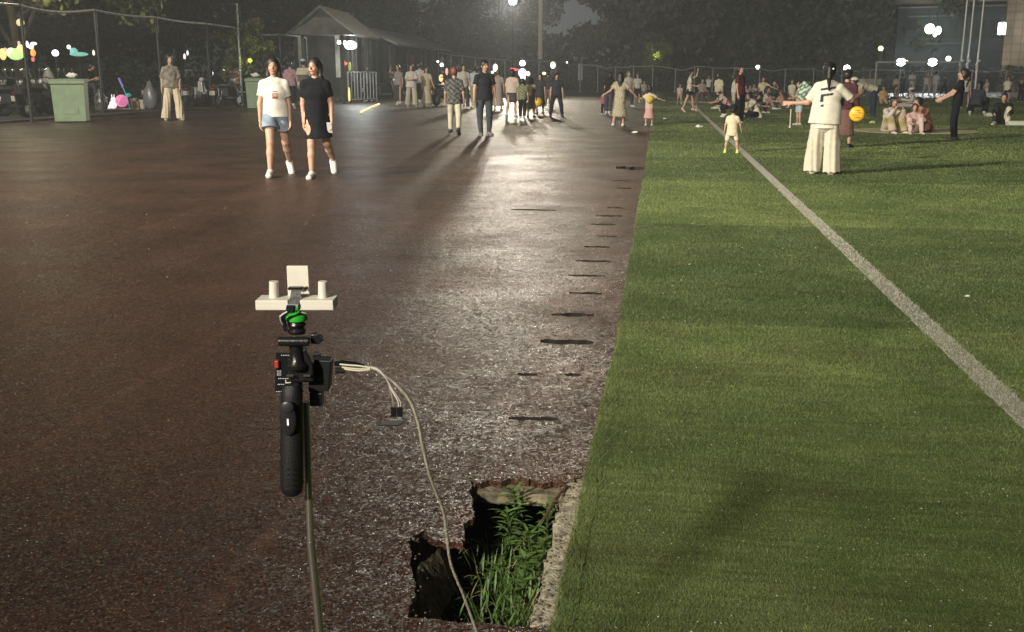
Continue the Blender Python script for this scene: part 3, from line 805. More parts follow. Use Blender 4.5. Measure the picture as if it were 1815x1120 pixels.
            t0 = wr[k] + fd * .03 * s + wv * .02 * s; B.limb(t0, t0 + _nrm(fd + wv) * .05 * s, .012 * s, .010 * s, .01)
        B.limb(hip[k], kn[k], .082 * s * ft, .052 * s * ft, .03).limb(kn[k], kn[k] + (an[k] - kn[k]) * .35, .050 * s * ft, .052 * s * ft, .02).limb(kn[k] + (an[k] - kn[k]) * .35, an[k], .052 * s * ft, .033 * s, .02)
        B.limb(an[k] + np.array([0, 0, -.03 * s]), toe[k], .035 * s, .026 * s, .03, X, 1.15)
    hair_c = np.array(hair[1])
    def skincol(V):
        C = np.tile(np.array(skin, float), (len(V), 1)) * (1 + .0 * V[:, :1])
        L_ = (V - hc) @ R / S
        if hero:
            m = (np.abs(L_[:, 0]) < .024) & (np.abs(L_[:, 2] + .060) < .009) & (L_[:, 1] > .06); C[m] = (.36, .11, .09)
            for g_ in (-1, 1):
                q = L_ - np.array([g_ * .031, .085, .006]); m = (q[:, 0] / .016) ** 2 + (q[:, 2] / .0075) ** 2 < 1; m &= L_[:, 1] > .05; C[m] = (.05, .035, .03)
                q = L_ - np.array([g_ * .033, .08, .030]); m = (np.abs(q[:, 0]) < .020) & (np.abs(q[:, 2] - .1 * q[:, 0] * -g_) < .0055) & (L_[:, 1] > .05); C[m] = (.05, .03, .025)
                q = L_ - np.array([g_ * .038, .075, -.03]); m = (q ** 2).sum(1) < .022 ** 2; C[m] = C[m] * np.array([1.08, .88, .86])
        return C
    body = field_obj('body', B, SKIN, e, skincol)
    dz = folds(.0055 * s, int(px * 7 + py)); clres = res * 1.05; kk = .022
    def col_of(spec): return spec
    inf = (.011 if hero else .016) * s + (.004 if res > .012 else 0)
    # --- upper garment
    if shirt:
        kind, c = shirt[0], shirt[1]; ln = shirt[2] if len(shirt) > 2 else {'tee': .09, 'long': .09, 'tank': .07, 'dress': .62, 'loose': .14, 'coat': .4}[kind]
        Fd = Field(clres); wd = 1.18 if kind in ('loose',) else 1.0
        hem = pel - T * min(ln, .14) * s; bs = .012 * s if bottom else 0
        Fd.limb(hem, waist, (.106 * s * ft + inf + bs) * (wd if kind != 'dress' else .98), (.092 * s * ft + inf + bs) * wd, .03, X, 1.48, 1).limb(waist, chest, (.088 * s * ft + inf) * wd, .098 * s * ft + inf, .04, X, 1.38).limb(chest, shc - T * .028 * s, .098 * s * ft + inf, .064 * s + inf * .8, .04, X, 1.72)
        Fd.limb(shc - T * .01 * s, shc + T * .022 * s, .066 * s, .055 * s, .03, X, 1.1)
        for k in 'LR':
            g_ = sgn[k]; u = el[k] - sh[k]; f = wr[k] - el[k]
            if kind != 'tank': Fd.limb(shc + X * g_ * .05 * s, sh[k], .056 * s + inf * .5, .043 * s * ft + inf * .9, .04)
            if kind in ('tee', 'dress', 'loose') and (kind != 'dress' or len(shirt) < 4):
                sl = .62 if kind != 'loose' else .85; Fd.limb(sh[k], sh[k] + u * sl, .044 * s * ft + inf, (.054 * s + inf) * (1.12 if kind == 'loose' else 1), .03, None, 1, 2)
            if kind in ('long', 'coat') or (kind == 'dress' and len(shirt) > 3): Fd.limb(sh[k], el[k], .051 * s * ft + inf, .043 * s + inf, .03).limb(el[k], wr[k] - f * .04, .043 * s + inf, .032 * s + inf, .02, None, 1, 2)
        if kind in ('dress', 'coat') or ln > .15:
            lg = (kn['L'] + kn['R']) / 2 - pel; tot = .83 * s; dn = _nrm((an['L'] + an['R']) / 2 * .5 + (kn['L'] + kn['R']) / 2 * .5 - pel) if legs in ('stand', 'walk', 'walk2', 'stride', 'wide') else _nrm(lg)
            L_ = (ln + .0) * s; fl = shirt[4] if len(shirt) > 4 else 1.0
            Fd.limb(pel + T * .04 * s, pel + dn * min(L_, .15 * s), .098 * s * ft + inf, (.112 * s * ft + inf) * (.85 + .15 * fl), .03, X, 1.3, 2 if L_ <= .15 * s else 0)
            if L_ > .15 * s: Fd.limb(pel + dn * .15 * s, pel + dn * L_, (.112 * s * ft + inf) * (.85 + .15 * fl), (.140 + .11 * (L_ / s - .15) * fl) * s + inf + .01, .03, X, 1.15, 2)
        field_obj('shirt' if kind not in ('dress', 'coat') else ('dress' if kind == 'dress' else 'coat'), Fd, CLOTH, e, (lambda V: c((V - pel) / s @ np.stack([X, Yb, T], 1))) if callable(c) else c, dz)
    # --- lower garment
    if bottom:
        kind, c = bottom[0], bottom[1]; Fd = Field(clres)
        Fd.limb(pel + T * .06 * s, pel - T * .03 * s, .080 * s * ft + inf * .6, .096 * s * ft + inf * .8, .03, X, 1.34)
        if kind in ('skirt', 'longskirt'):
            L_ = .42 if kind == 'skirt' else .74; L_ = bottom[2] if len(bottom) > 2 else L_
            dn = _nrm((an['L'] + an['R'] + kn['L'] + kn['R']) / 4 - pel)
            Fd.limb(pel, pel + dn * L_ * s, .102 * s * ft + inf, (.112 + .07 * L_) * s + inf, .03, X, 1.38, 2)
        else:
            for k in 'LR':
                t = {'shorts': .52, 'knee': .95, 'aline': .50}.get(kind); th = kn[k] - hip[k]; sn = an[k] - kn[k]
                if t: Fd.limb(hip[k], hip[k] + th * t, .088 * s * ft + inf, {'shorts': .086, 'aline': .112, 'knee': .072}[kind] * s * ft + inf, .02, None, 1, 2)
                else:
                    w_ = {'trousers': (.064, .044), 'wide': (.082, .094), 'slim': (.056, .036), 'flare': (.066, .078), 'palazzo': (.094, .118)}[kind]
                    Fd.limb(hip[k], kn[k], .085 * s * ft + inf, w_[0] * s * ft + inf, .02).limb(kn[k], kn[k] + sn * (.97 if kind not in ('wide', 'palazzo') else 1.06), w_[0] * s * ft + inf, w_[1] * s + inf, .02, None, 1, 2)
        dd = dz
        if kind in ('wide', 'flare', 'palazzo'):
            ph = random.uniform(0, 6)
            def dd(P, ph=ph): return dz(P) + (.006 * s * np.sin(P[..., 0] * 75 + ph + 2 * np.sin(P[..., 2] * 3)) * np.clip((pel[2] - P[..., 2]) * 3, 0, 1)).astype(np.float32)
        nm = {'aline': 'shorts', 'shorts': 'shorts', 'knee': 'shorts', 'skirt': 'skirt', 'longskirt': 'skirt'}.get(kind, 'trousers')
        field_obj(nm, Fd, CLOTH, e, (lambda V: c((V - pel) / s)) if callable(c) else c, dd)
    if shoes is not None:
        for k in 'LR':
            Fd = Field(clres); a0 = an[k] + np.array([0, 0, -.028 * s]); fv = toe[k] - a0; hl = a0 - _nrm(fv * np.array([1, 1, .3])) * .035 * s
            Fd.limb(hl + np.array([0, 0, .0]), toe[k] + _nrm(fv) * .015 * s, .046 * s + .004, .038 * s + .004, .02, X, 1.12).limb(an[k] - np.array([0, 0, .0]), a0, .042 * s, .043 * s, .02)
            field_obj('shoe', Fd, LEATHER, e, shoes)
    if socks is not None:
        for k in 'LR':
            Fd = Field(clres); Fd.limb(an[k] + (kn[k] - an[k]) * .22, an[k], .050 * s, .044 * s, .01, None, 1, 1); field_obj('sock', Fd, CLOTH, e, socks)
    # --- hair and hats
    hk = hair[0]; H = Field(res)
    if hk != 'bald':
        H.ell(hp(0, -.014, .030), np.array([.086, .100, .098]) * S, .02, R)
        if hk in ('long', 'pony', 'bun', 'bob'):
            H.ell(hp(0, -.04, -.01), np.array([.085, .075, .095]) * S, .03, R)
            if hk == 'bob':
                for g_ in (-1, 1): H.limb(hp(g_ * .066, -.01, .02), hp(g_ * .07, -.005, -.09), .03 * S, .026 * S, .02)
                H.limb(hp(0, -.06, 0), hp(0, -.06, -.10), .06 * S, .05 * S, .03, hx, 1.2)
            if hk == 'long':
                for g_ in (-1, 1): H.limb(hp(g_ * .068, -.015, .02), hp(g_ * .075, -.02, -.12), .026 * S, .030 * S, .02).limb(hp(g_ * .075, -.02, -.12), hp(g_ * .085, -.03, -.24), .03 * S, .022 * S, .02)
                H.limb(hp(0, -.07, 0), hp(0, -.085, -.15), .06 * S, .055 * S, .03, hx, 1.35).limb(hp(0, -.085, -.15), hp(0, -.10, -.30), .055 * S, .03 * S, .03, hx, 1.5)
            if hk == 'pony':
                q = hp(0, -.115, .03); H.limb(hp(0, -.08, .035), q, .035 * S, .03 * S, .02).limb(q, hp(.0, -.135, -.10), .034 * S, .036 * S, .02).limb(hp(.0, -.135, -.10), hp(.01, -.12, -.27), .036 * S, .014 * S, .02)
            if hk == 'bun': H.ell(hp(0, -.085, .085), np.array([.045, .045, .045]) * S, .015, R)
        elif hk == 'short': H.ell(hp(0, -.035, .0), np.array([.082, .078, .085]) * S, .02, R)
        H.carve(hp(0, .085, -.045), np.array([.066, .085, .098]) * S, R)
        field_obj('hair', H, HAIR, e, hair_c)
    if len(hair) > 2:
        hat, hcol = hair[2], hair[3]; K = Field(res)
        if hat == 'cap':
            K.ell(hp(0, -.005, .055), np.array([.096, .110, .075]) * S, .01, R).carve(hp(0, 0, -.045), np.array([.2, .2, .085]) * S, R)
            K.limb(hp(0, .07, .055), hp(0, .155, .045), .010 * S, .009 * S, .012, hx, 6.5)
        if hat == 'bucket':
            K.ell(hp(0, -.005, .06), np.array([.100, .112, .085]) * S, .01, R).carve(hp(0, 0, -.07), np.array([.25, .25, .10]) * S, R)
            K.limb(hp(0, 0, .040), hp(0, 0, .020), .125 * S, .150 * S, .012, None, 1, 3)
        field_obj('hat', K, CLOTH, e, hcol)
    J = dict(e=e, s=s, sh=sh, el=el, wr=wr, an=an, hc=hc, pel=pel, T=T, chest=chest, base=base, P0=P0, X=X, Yb=Yb)
    J['w'] = lambda p: Vector(P0) + Matrix.Rotation(base - math.pi / 2, 3, 'Z') @ Vector([float(q) for q in p])
    return J
# ------------------------------------------------------------------ fences, trees, buildings, lamps
STEEL = mat('galvanised', (.30, .31, .30), .5, .4, var=.25, vscale=6)
DARKSTEEL = mat('painted_steel', (.035, .04, .038), .5, .3, var=.3, vscale=6)
WIRE = mat('wire', (.10, .11, .10), .6, .3)
def wires(mb_pts, a, b, h0, h1, step, t):
    """diagonal chain-link strands between two posts, as thin ribbons"""
    V, F = mb_pts; L = (Vector(b) - Vector(a)); L.z = 0; Ln = L.length; u = L / Ln; nrm = Vector((-u.y, u.x, 0)); H = h1 - h0
    for sg in (1, -1):
        k = -H
        while k < Ln:
            x0, x1 = k, k + H; z0, z1 = (h0, h1) if sg > 0 else (h1, h0)
            if x0 < 0: z0 += (z1 - z0) * (-x0) / (x1 - x0); x0 = 0
            if x1 > Ln: z1 -= (z1 - z0) * (x1 - Ln) / (x1 - x0); x1 = Ln
            if x1 - x0 > .02:
                p = Vector(a) + u * x0; q = Vector(a) + u * x1; n = len(V); w = Vector((0, 0, t * .7))
                V += [(p.x, p.y, z0 - w.z), (q.x, q.y, z1 - w.z), (q.x, q.y, z1 + w.z), (p.x, p.y, z0 + w.z)]; F.append((n, n + 1, n + 2, n + 3))
            k += step
def fence(name, bases, tops, label, group, sag=.10, r=.035, step=.22, wt=.0035, tall=(), raildark=False):
    """bases: ground points, tops: heights; posts, sagging top rail and chain link"""
    o = bases[0]; e = empty(name, o, 0, label, 'fence', group)
    for i, (b, t) in enumerate(zip(bases, tops)):
        p = Vector(b) - Vector(o); hh = t + (1.4 if i in tall else 0)
        m = MB(); m.cyl(p, p + Vector((0, 0, hh)), r, r * .9, 10).cyl(p, p + Vector((0, 0, .05)), r * 2.2, r * 2.2, 10).cyl(p + Vector((0, 0, hh)), p + Vector((0, 0, hh + .03)), r * 1.2, r * .6, 10)
        m.build('post', DARKSTEEL if raildark else STEEL, e, smooth=True)
    V, F = [], []
    for i in range(len(bases) - 1):
        a = Vector(bases[i]) - Vector(o); b = Vector(bases[i + 1]) - Vector(o); rng = random.Random(i * 5 + 1)
        s_ = sag * rng.uniform(-.2, 1); pts = []
        for k in range(9):
            t = k / 8; q = a.lerp(b, t); q.z = tops[i] + (tops[i + 1] - tops[i]) * t - s_ * math.sin(math.pi * t) * (1 - .4 * t); pts.append(q)
        m = MB(); m.tube(pts, r * .8, 7); m.build('top_rail', STEEL, e, smooth=True)
        wires((V, F), a, b, .08, min(tops[i], tops[i + 1]) - .12, step, wt)
    me = bpy.data.meshes.new('chain_link'); me.from_pydata(V, [], F); me.update(); link_mesh('chain_link', me, WIRE, e)
    return e
def top_z(px, py_base, py_top): return AT(px, py_top, dist(G(px, py_base)))[2]
LB = [(-75, 224, 2), (57, 215, 10), (184, 204, 18), (289, 197, 31), (375, 191.5, 42), (438, 188, 51), (500, 185.5, 61), (547, 183.5, 67)]
lbase = [G(x, y) for x, y, t in LB]; ltop = [top_z(x, y, t) for x, y, t in LB]
fence('side_fence', lbase, ltop, 'tall chain link fence with a wavy pipe rail along the edge of the track', None, sag=.22, r=.055, raildark=True)
# one taller pole standing in the fence
mb = MB(); pb = G(430, 189.5); mb.cyl(pb, pb + Vector((0, 0, top_z(430, 189.5, 6))), .05, .04, 10)
tag(mb.build('fence_pole', STEEL, smooth=True), 'slim grey pole rising above the fence beside the second green bin', 'pole')
FB = [(778, 166, 93), (800, 165.5, 96.5), (820, 165, 99), (843, 164.5, 101.5), (868, 164, 104), (895, 163.5, 106), (925, 163, 107), (955, 162.8, 108), (985, 162.6, 109)]
fence('far_fence', [G(x, y) for x, y, t in FB], [top_z(x, y, t) for x, y, t in FB], 'chain link fence behind the walkers between the shed and the floodlight mast', None, sag=.05, r=.05, step=.5, wt=.006)
FC = [(1028, 163, 115), (1059, 163, 116), (1090, 163, 118), (1122, 163, 117), (1156, 163, 116), (1196, 163, 122), (1230, 163, 118), (1262, 163, 120), (1300, 163, 120), (1345, 163, 120), (1390, 163, 122), (1440, 163, 122), (1490, 163, 124), (1540, 163, 124), (1600, 163, 125), (1660, 163, 125), (1720, 163, 125), (1780, 163, 125), (1840, 163, 125)]
fence('end_fence', [G(x, y) for x, y, t in FC], [top_z(x, y, t) for x, y, t in FC], 'chain link fence with a bent pipe rail behind the far end of the turf', None, sag=.28, r=.05, step=.5, wt=.006)
# white panel post at the corner of the far fence
mb = MB(); p = G(1028, 162.5); zt = top_z(1028, 162.5, 113); zl = top_z(1028, 162.5, 142)
mb.box(p + Vector((0, 0, (zt + zl) / 2)), (.34, .10, zt - zl), bevel if False else .3).cyl(p, p + Vector((0, 0, zl)), .05)
tag(mb.build('marker_board', M((.50, .50, .48), .6)), 'narrow white upright board on the corner post of the far fence', 'board')

# ---- trees
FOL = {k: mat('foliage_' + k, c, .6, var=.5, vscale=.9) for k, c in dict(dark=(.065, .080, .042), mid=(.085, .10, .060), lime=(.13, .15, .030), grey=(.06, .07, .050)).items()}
BARK = mat('bark', (.085, .07, .055), .9, var=.4, vscale=5, bump=.6, bscale=12)
def crown_mesh(seed, H, Rr, nleaf, size, cb=.25, droop=0.0):
    r = np.random.default_rng(seed); nc = 34
    ph = r.random(nc) * 2 * np.pi; t = r.random(nc) ** .8
    rad = Rr * np.sqrt(np.clip(1 - (2 * t - .9) ** 2 * .75, .1, 1)) * r.uniform(.35, 1.0, nc)
    cc = np.stack([np.cos(ph) * rad, np.sin(ph) * rad, H * (cb + (1 - cb) * t * .94)], 1); cr_ = Rr * r.uniform(.16, .36, nc)
    w = cr_ ** 2; pick = r.choice(nc, nleaf, p=w / w.sum())
    d = r.normal(size=(nleaf, 3)); d /= np.linalg.norm(d, axis=1)[:, None]; q = cc[pick] + d * (cr_[pick] * r.uniform(.55, 1.08, nleaf))[:, None] * np.array([1, 1, .8]); q[:, 2] -= droop * r.random(nleaf) * ((q[:, 0] ** 2 + q[:, 1] ** 2) ** .5 / Rr)
    a = r.normal(size=(nleaf, 3)); a /= np.linalg.norm(a, axis=1)[:, None]; b = np.cross(a, r.normal(size=(nleaf, 3))); b /= np.linalg.norm(b, axis=1)[:, None]
    s = size * r.uniform(.6, 1.4, (nleaf, 1)); P = np.stack([q - a * s, q - b * s * .5, q + a * s, q + b * s * .5], 1)
    return fast_mesh('crown', P.reshape(-1, 3), np.arange(nleaf * 4).reshape(-1, 4), 4), cc
def tree(name, loc, H, Rr, fol, label, cat='tree', group=None, nleaf=6000, size=.22, seed=1, cb=.25, tr=.22, droop=0.0):
    e = empty(name, loc, 0, label, cat, group)
    me, cc = crown_mesh(seed, H, Rr, nleaf, size, cb, droop); link_mesh('crown', me, FOL[fol], e)
    m = MB(); r = random.Random(seed); top = Vector((r.uniform(-.3, .3), r.uniform(-.3, .3), H * .8))
    m.tube([Vector((0, 0, -.05)), top * .25 + Vector((.1, 0, 0)), top * .5, top * .75, top], [tr, tr * .85, tr * .6, tr * .35, tr * .12], 9); m.build('trunk', BARK, e, smooth=True)
    for i in range(0, min(12, len(cc)), 1):
        t = r.uniform(.25, .7); p = top * t; q = Vector([float(v) for v in cc[i]])
        m = MB(); m.tube([p, p.lerp(q, .5) + Vector((0, 0, .25)), q], [tr * (1 - t) * .5, tr * .22, tr * .06], 6); m.build('limb', BARK, e, smooth=True)
    return e
def tree_copy(src, loc, s, rz, label):
    c = copy_tree(src); c.location = loc; c.scale = (s, s, s); c.rotation_euler = (0, 0, rz); c['label'] = label; return c
# lit tree hanging over the side fence
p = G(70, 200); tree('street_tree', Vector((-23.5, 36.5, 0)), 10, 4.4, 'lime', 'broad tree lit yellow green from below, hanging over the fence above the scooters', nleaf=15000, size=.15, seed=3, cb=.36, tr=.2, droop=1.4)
A = tree('dark_tree', AT(1110, 163, 92) * Vector((1, 1, 0)) if False else Vector((-3.2, 93, 0)), 17, 7.2, 'mid', 'misty grey green tree rising behind the far fence near the small lit bush', group='tall trees behind the far end', nleaf=16000, size=.28, seed=5, cb=.14)
B_ = tree('dark_tree', Vector((8.5, 95, 0)), 19, 8.0, 'dark', 'dark broad tree directly behind the man in the maroon shirt', group='tall trees behind the far end', nleaf=16000, size=.30, seed=8, cb=.12)
C_ = tree('dark_tree', Vector((-20.5, 88, 0)), 15, 6.0, 'mid', 'pale sparse tree behind the end of the long roofed shed', group='tall trees behind the far end', nleaf=9000, size=.24, seed=11, cb=.2)
for src, x, y, s, rz, lb in ((A, 3.2, 97, 1.1, 2.1, 'tree between the small lit bush and the man in maroon'), (B_, 14.5, 97, 1.0, 1.2, 'dark tree behind the first pair of people seated on the turf'),
        (A, 19.0, 95, .95, 3.9, 'dark tree behind the woman in the cream tee and wide trousers'), (B_, 18.0, 99, .95, 4.4, 'dark tree directly beside the blue portal building'),
        (B_, 20.5, 104, 1.25, .4, 'tallest dark tree set back beyond the woman in the cream tee'), (A, 1.5, 106, 1.3, 5.5, 'high hazy tree set back behind the lit bush'), (B_, 11, 107, 1.35, 3.3, 'high dark tree set back behind the seated crowd')):
    tree_copy(src, Vector((x, y, 0)), s, rz, lb)
for src, x, y, s, rz, lb in ((C_, -27.5, 80, 1.05, 1.0, 'sparse tree rising right behind the long shed roof'), (C_, -31, 66, 1.2, 2.2, 'grey tree behind the gabled pavilion'), (C_, -34, 58, 1.2, 4.2, 'dark tree behind the red lantern'),
        (C_, -38, 50, 1.1, 3.2, 'dark tree beyond the fence behind the woman in cream trousers'), (C_, -42, 44, 1.1, 5.2, 'dark tree beyond the parked scooters and grey bag'), (C_, -40, 34, 1.05, .3, 'dark tree at the edge behind the glowing inflatables'), (C_, -15.0, 100, .9, 3.0, 'faint tree seen between the mast and the shed')):
    c = tree_copy(src, Vector((x, y, 0)), s, rz, lb)
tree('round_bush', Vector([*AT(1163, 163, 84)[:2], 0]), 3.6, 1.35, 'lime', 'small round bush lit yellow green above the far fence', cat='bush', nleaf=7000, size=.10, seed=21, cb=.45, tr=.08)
lamp('bush_spot', 'POINT', AT(1163, 96, 82.3), 26, (1, 1, .55), shadow_soft_size=.1)
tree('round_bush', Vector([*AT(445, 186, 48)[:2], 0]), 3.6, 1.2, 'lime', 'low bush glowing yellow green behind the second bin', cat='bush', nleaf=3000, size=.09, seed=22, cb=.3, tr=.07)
# clipped hedges behind the fences
def hedge(name, a, b, h, w, m, label, n):
    a = Vector(a); b = Vector(b); L = (b - a).length; u = (b - a) / L; nn = Vector((-u.y, u.x, 0))
    q = RNG.random((n, 3)); top = .06 * np.sin(q[:, 0] * L * 2.1) + .05 * np.sin(q[:, 0] * L * 5.3)
    X_ = q[:, 0] * L; Y_ = (q[:, 1] - .5) * w; Z_ = q[:, 2] ** .7 * (h + top)
    P = np.stack([a.x + u.x * X_ + nn.x * Y_, a.y + u.y * X_ + nn.y * Y_, Z_], 1)
    d = RNG.normal(size=(n, 3)); d /= np.linalg.norm(d, axis=1)[:, None]; e = np.cross(d, RNG.normal(size=(n, 3))); e /= np.linalg.norm(e, axis=1)[:, None]
    s = (.10 if h < 4 else .3) * RNG.uniform(.6, 1.5, (n, 1)); Q = np.stack([P - d * s, P - e * s * .5, P + d * s, P + e * s * .5], 1)
    me = fast_mesh(name, Q.reshape(-1, 3), np.arange(n * 4).reshape(-1, 4), 4); o = link_mesh(name, me, m); return tag(o, label, 'hedge' if h < 4 else 'trees', kind=None if h < 4 else 'stuff')
hedge('hedge', (-7, 85.5, 0), (34, 85.5, 0), 1.9, 1.6, FOL['grey'], 'long dark hedge growing behind the far end fence', 16000)
hedge('hedge', (-29, 84, 0), (-9, 85.5, 0), 1.6, 1.6, FOL['grey'], 'hedge growing behind the fence by the floodlight mast', 9000)
hedge('treeline', (-52, 10, 0), (-44, 75, 0), 9, 4, FOL['dark'], 'black mass of trees beyond the scooters', 14000)
hedge('treeline', (-46, 78, 0), (-26, 112, 0), 9, 4, FOL['dark'], 'dark mass of trees beyond the sheds', 9000)
hedge('treeline', (-24, 118, 0), (45, 118, 0), 5.5, 4, FOL['grey'], 'low grey mass of trees beyond the far fence', 16000)
hedge('hedge', (-27, 27, 0), (-22.5, 48, 0), 1.6, 1.2, FOL['dark'], 'dark hedge behind the parked scooters', 7000)

# ---- floodlight mast and lamps
e = empty('floodlight_mast', Vector([*AT(957, 163, 85.5)[:2], 0]), 0, 'tall pale floodlight mast standing at the far end of the track', 'mast')
m = MB(); m.cyl((0, 0, 2.45), (0, 0, 18.2), .19, .13, 14); m.build('upper_pole', M((.62, .54, .44), .5), e, smooth=True)
m = MB(); m.cyl((0, 0, 0), (0, 0, 2.45), .2, .192, 14).cyl((0, 0, 0), (0, 0, .12), .36, .36, 14); m.build('lower_pole', M((.10, .105, .12), .6), e, smooth=True)
m = MB(); m.box((0, -.1, 17.6), (3.2, .12, .12)).box((0, -.1, 18.4), (3.2, .12, .12)); m.build('crossarm', STEEL, e)
for i in range(4):
    m = MB(); m.box((-1.3 + .87 * i, .02, 18.0), (.5, .22, .4)); f = m.build('flood_head', DARKSTEEL, e)
    m = MB(); m.box((-1.3 + .87 * i, -.10, 18.0), (.44, .02, .34)); m.build('lens', GLOW((1, .96, .86), 40), f)
def globe_lamp(px, py, d, r, label, col=(1, .95, .82), s=12, arm=True, base=None, cat='lamp', name='path_lamp', pole_r=.035, power=0, squash=1.0, group=None):
    c = AT(px, py, d); e = empty(name, Vector((c[0], c[1], 0)), 0, label, cat, group)
    m = MB(); m.cyl((0, 0, 0), (0, 0, c[2] - r * .9), pole_r, pole_r * .7, 8).cyl((0, 0, c[2] - r * 1.15), (0, 0, c[2] - r * .8), r * .35, r * .5, 10); m.build('pole', DARKSTEEL, e, smooth=True)
    m = MB(); m.ball((0, 0, c[2]), (r, r, r * squash), 14, 10); m.build('globe', GLOW(col, s), e, smooth=True)
    if power: lamp('lamp_light', 'POINT', c + Vector((0, -r * 1.3, 0)), power, col, shadow_soft_size=r)
    return e
def flood(px, py, d, w, label, col=(.93, .97, 1), s=60, power=0, target=None, energy_kind='SPOT'):
    c = AT(px, py, d); a = math.atan2(-c[1], -c[0]) - math.pi / 2; e = empty('flood_lamp', Vector((c[0], c[1], 0)), a + math.pi, label, 'floodlight')
    R = Matrix.Rotation(0, 3, 'Z')
    m = MB(); m.cyl((0, .12, 0), (0, .12, c[2] + .1), .05, .04, 8); m.build('pole', STEEL, e, smooth=True)
    m = MB(); m.box((0, .02, c[2]), (w * 1.25, .16, w * .95)); f = m.build('housing', DARKSTEEL, e, bevel=.02)
    m = MB(); m.ball((0, -.07, c[2]), (w * .5, .05, w * .42), 16, 10); m.build('lens', GLOW(col, s), f, smooth=True)
    if power:
        dr = Vector((-c[0], -c[1], 0)).normalized(); pos = c + dr * .35
        lamp('flood_lamp_light', 'SPOT', pos, power, col, target or (pos + dr * 20 + Vector((0, 0, -4))), shadow_soft_size=.2, spot_size=math.radians(110), spot_blend=.6)
    return e
flood(1597, 110, 82, .62, 'bright white floodlight over the far fence, beside the small orange lamp', power=700, s=50)
flood(1653, 110, 82, .62, 'bright white floodlight over the far fence, nearest the flagpoles', power=700, s=50)
globe_lamp(1607, 109, 83.5, .10, 'tiny orange lamp beside the bright floodlight', (1, .55, .2), 8)
globe_lamp(1501, 121, 84, .24, 'white lamp glowing above the woman with the cream tee and her companion', (1, 1, .92), 14)
globe_lamp(1343, 119, 84, .15, 'small round white lamp above the seated crowd near the man in maroon', (1, 1, .95), 9)
globe_lamp(1561, 86, 90, .20, 'greenish yellow lamp glowing high in the dark trees', (.75, .95, .35), 4)
globe_lamp(1681, 104, 88, .19, 'round white lamp between the floodlights and the flagpoles', (.95, 1, .95), 8)
globe_lamp(1710, 127, 78, .14, 'round white path lamp right behind the head of the woman in black', (.95, 1, .9), 8)
globe_lamp(1005, 110.5, 84, .06, 'tiny far white lamp to one side of the mast', (1, 1, .95), 6)
globe_lamp(980, 115.5, 60, .14, 'pale yellow lamp above the man in dark clothes', (1, .95, .5), 4, squash=1.3)
globe_lamp(926, 112, 52, .14, 'smaller white globe light above the balloon cluster', (1, 1, .98), 8)
globe_lamp(783, 115, 58, .10, 'small pale globe lamp over the glowing toy stand', (1, 1, .75), 6)
globe_lamp(776, 109, 60, .06, 'tiny white lamp hanging at the corner of the shed', (1, 1, .9), 6)
globe_lamp(98, 94, 44, .12, 'small white park lamp behind the fence near the standing bin', (1, 1, .95), 6)
globe_lamp(909, 2, 70, .26, 'white lamp high on a thin pole, cut by the upper edge of the view', (1, 1, .98), 10)
c = AT(909, 2, 70); lamp('pole_lamp_light', 'SPOT', c + Vector((.04, -.45, 0)), 14500, (1, .91, .76), (-3.2, 15, 0), shadow_soft_size=.45, spot_size=math.radians(60), spot_blend=.7)
# park lamp that lights the overhanging tree
globe_lamp(36, 40, 43, .14, 'dim lamp hidden among the leaves of the overhanging tree', (1, .9, .5), .6)
lamp('tree_glow', 'POINT', Vector((-20.2, 31.5, 4.4)), 230, (1, .9, .55), shadow_soft_size=.3)
# flood at the kiosks: visible bright lamp
c = AT(622, 80, 52.5)
e = empty('wall_flood', c, 0, 'bright white floodlight fixed on the front of the pavilion', 'floodlight')
m = MB(); m.box((0, .1, 0), (.55, .18, .3)); h_ = m.build('housing', DARKSTEEL, e)
m = MB(); m.ball((-.02, -.02, 0), (.30, .07, .2), 14, 9); m.build('lens', GLOW((.95, 1, .96), 45), h_, smooth=True)
m = MB(); m.cyl((-.65, -.02, .14), (-.25, -.02, .12), .07, .07, 8); m.build('tube', GLOW((.95, 1, .96), 25), e, smooth=True)
lamp('wall_flood_light', 'POINT', c + Vector((.9, -1.2, -.05)), 260, (.93, 1, .96), shadow_soft_size=.25)

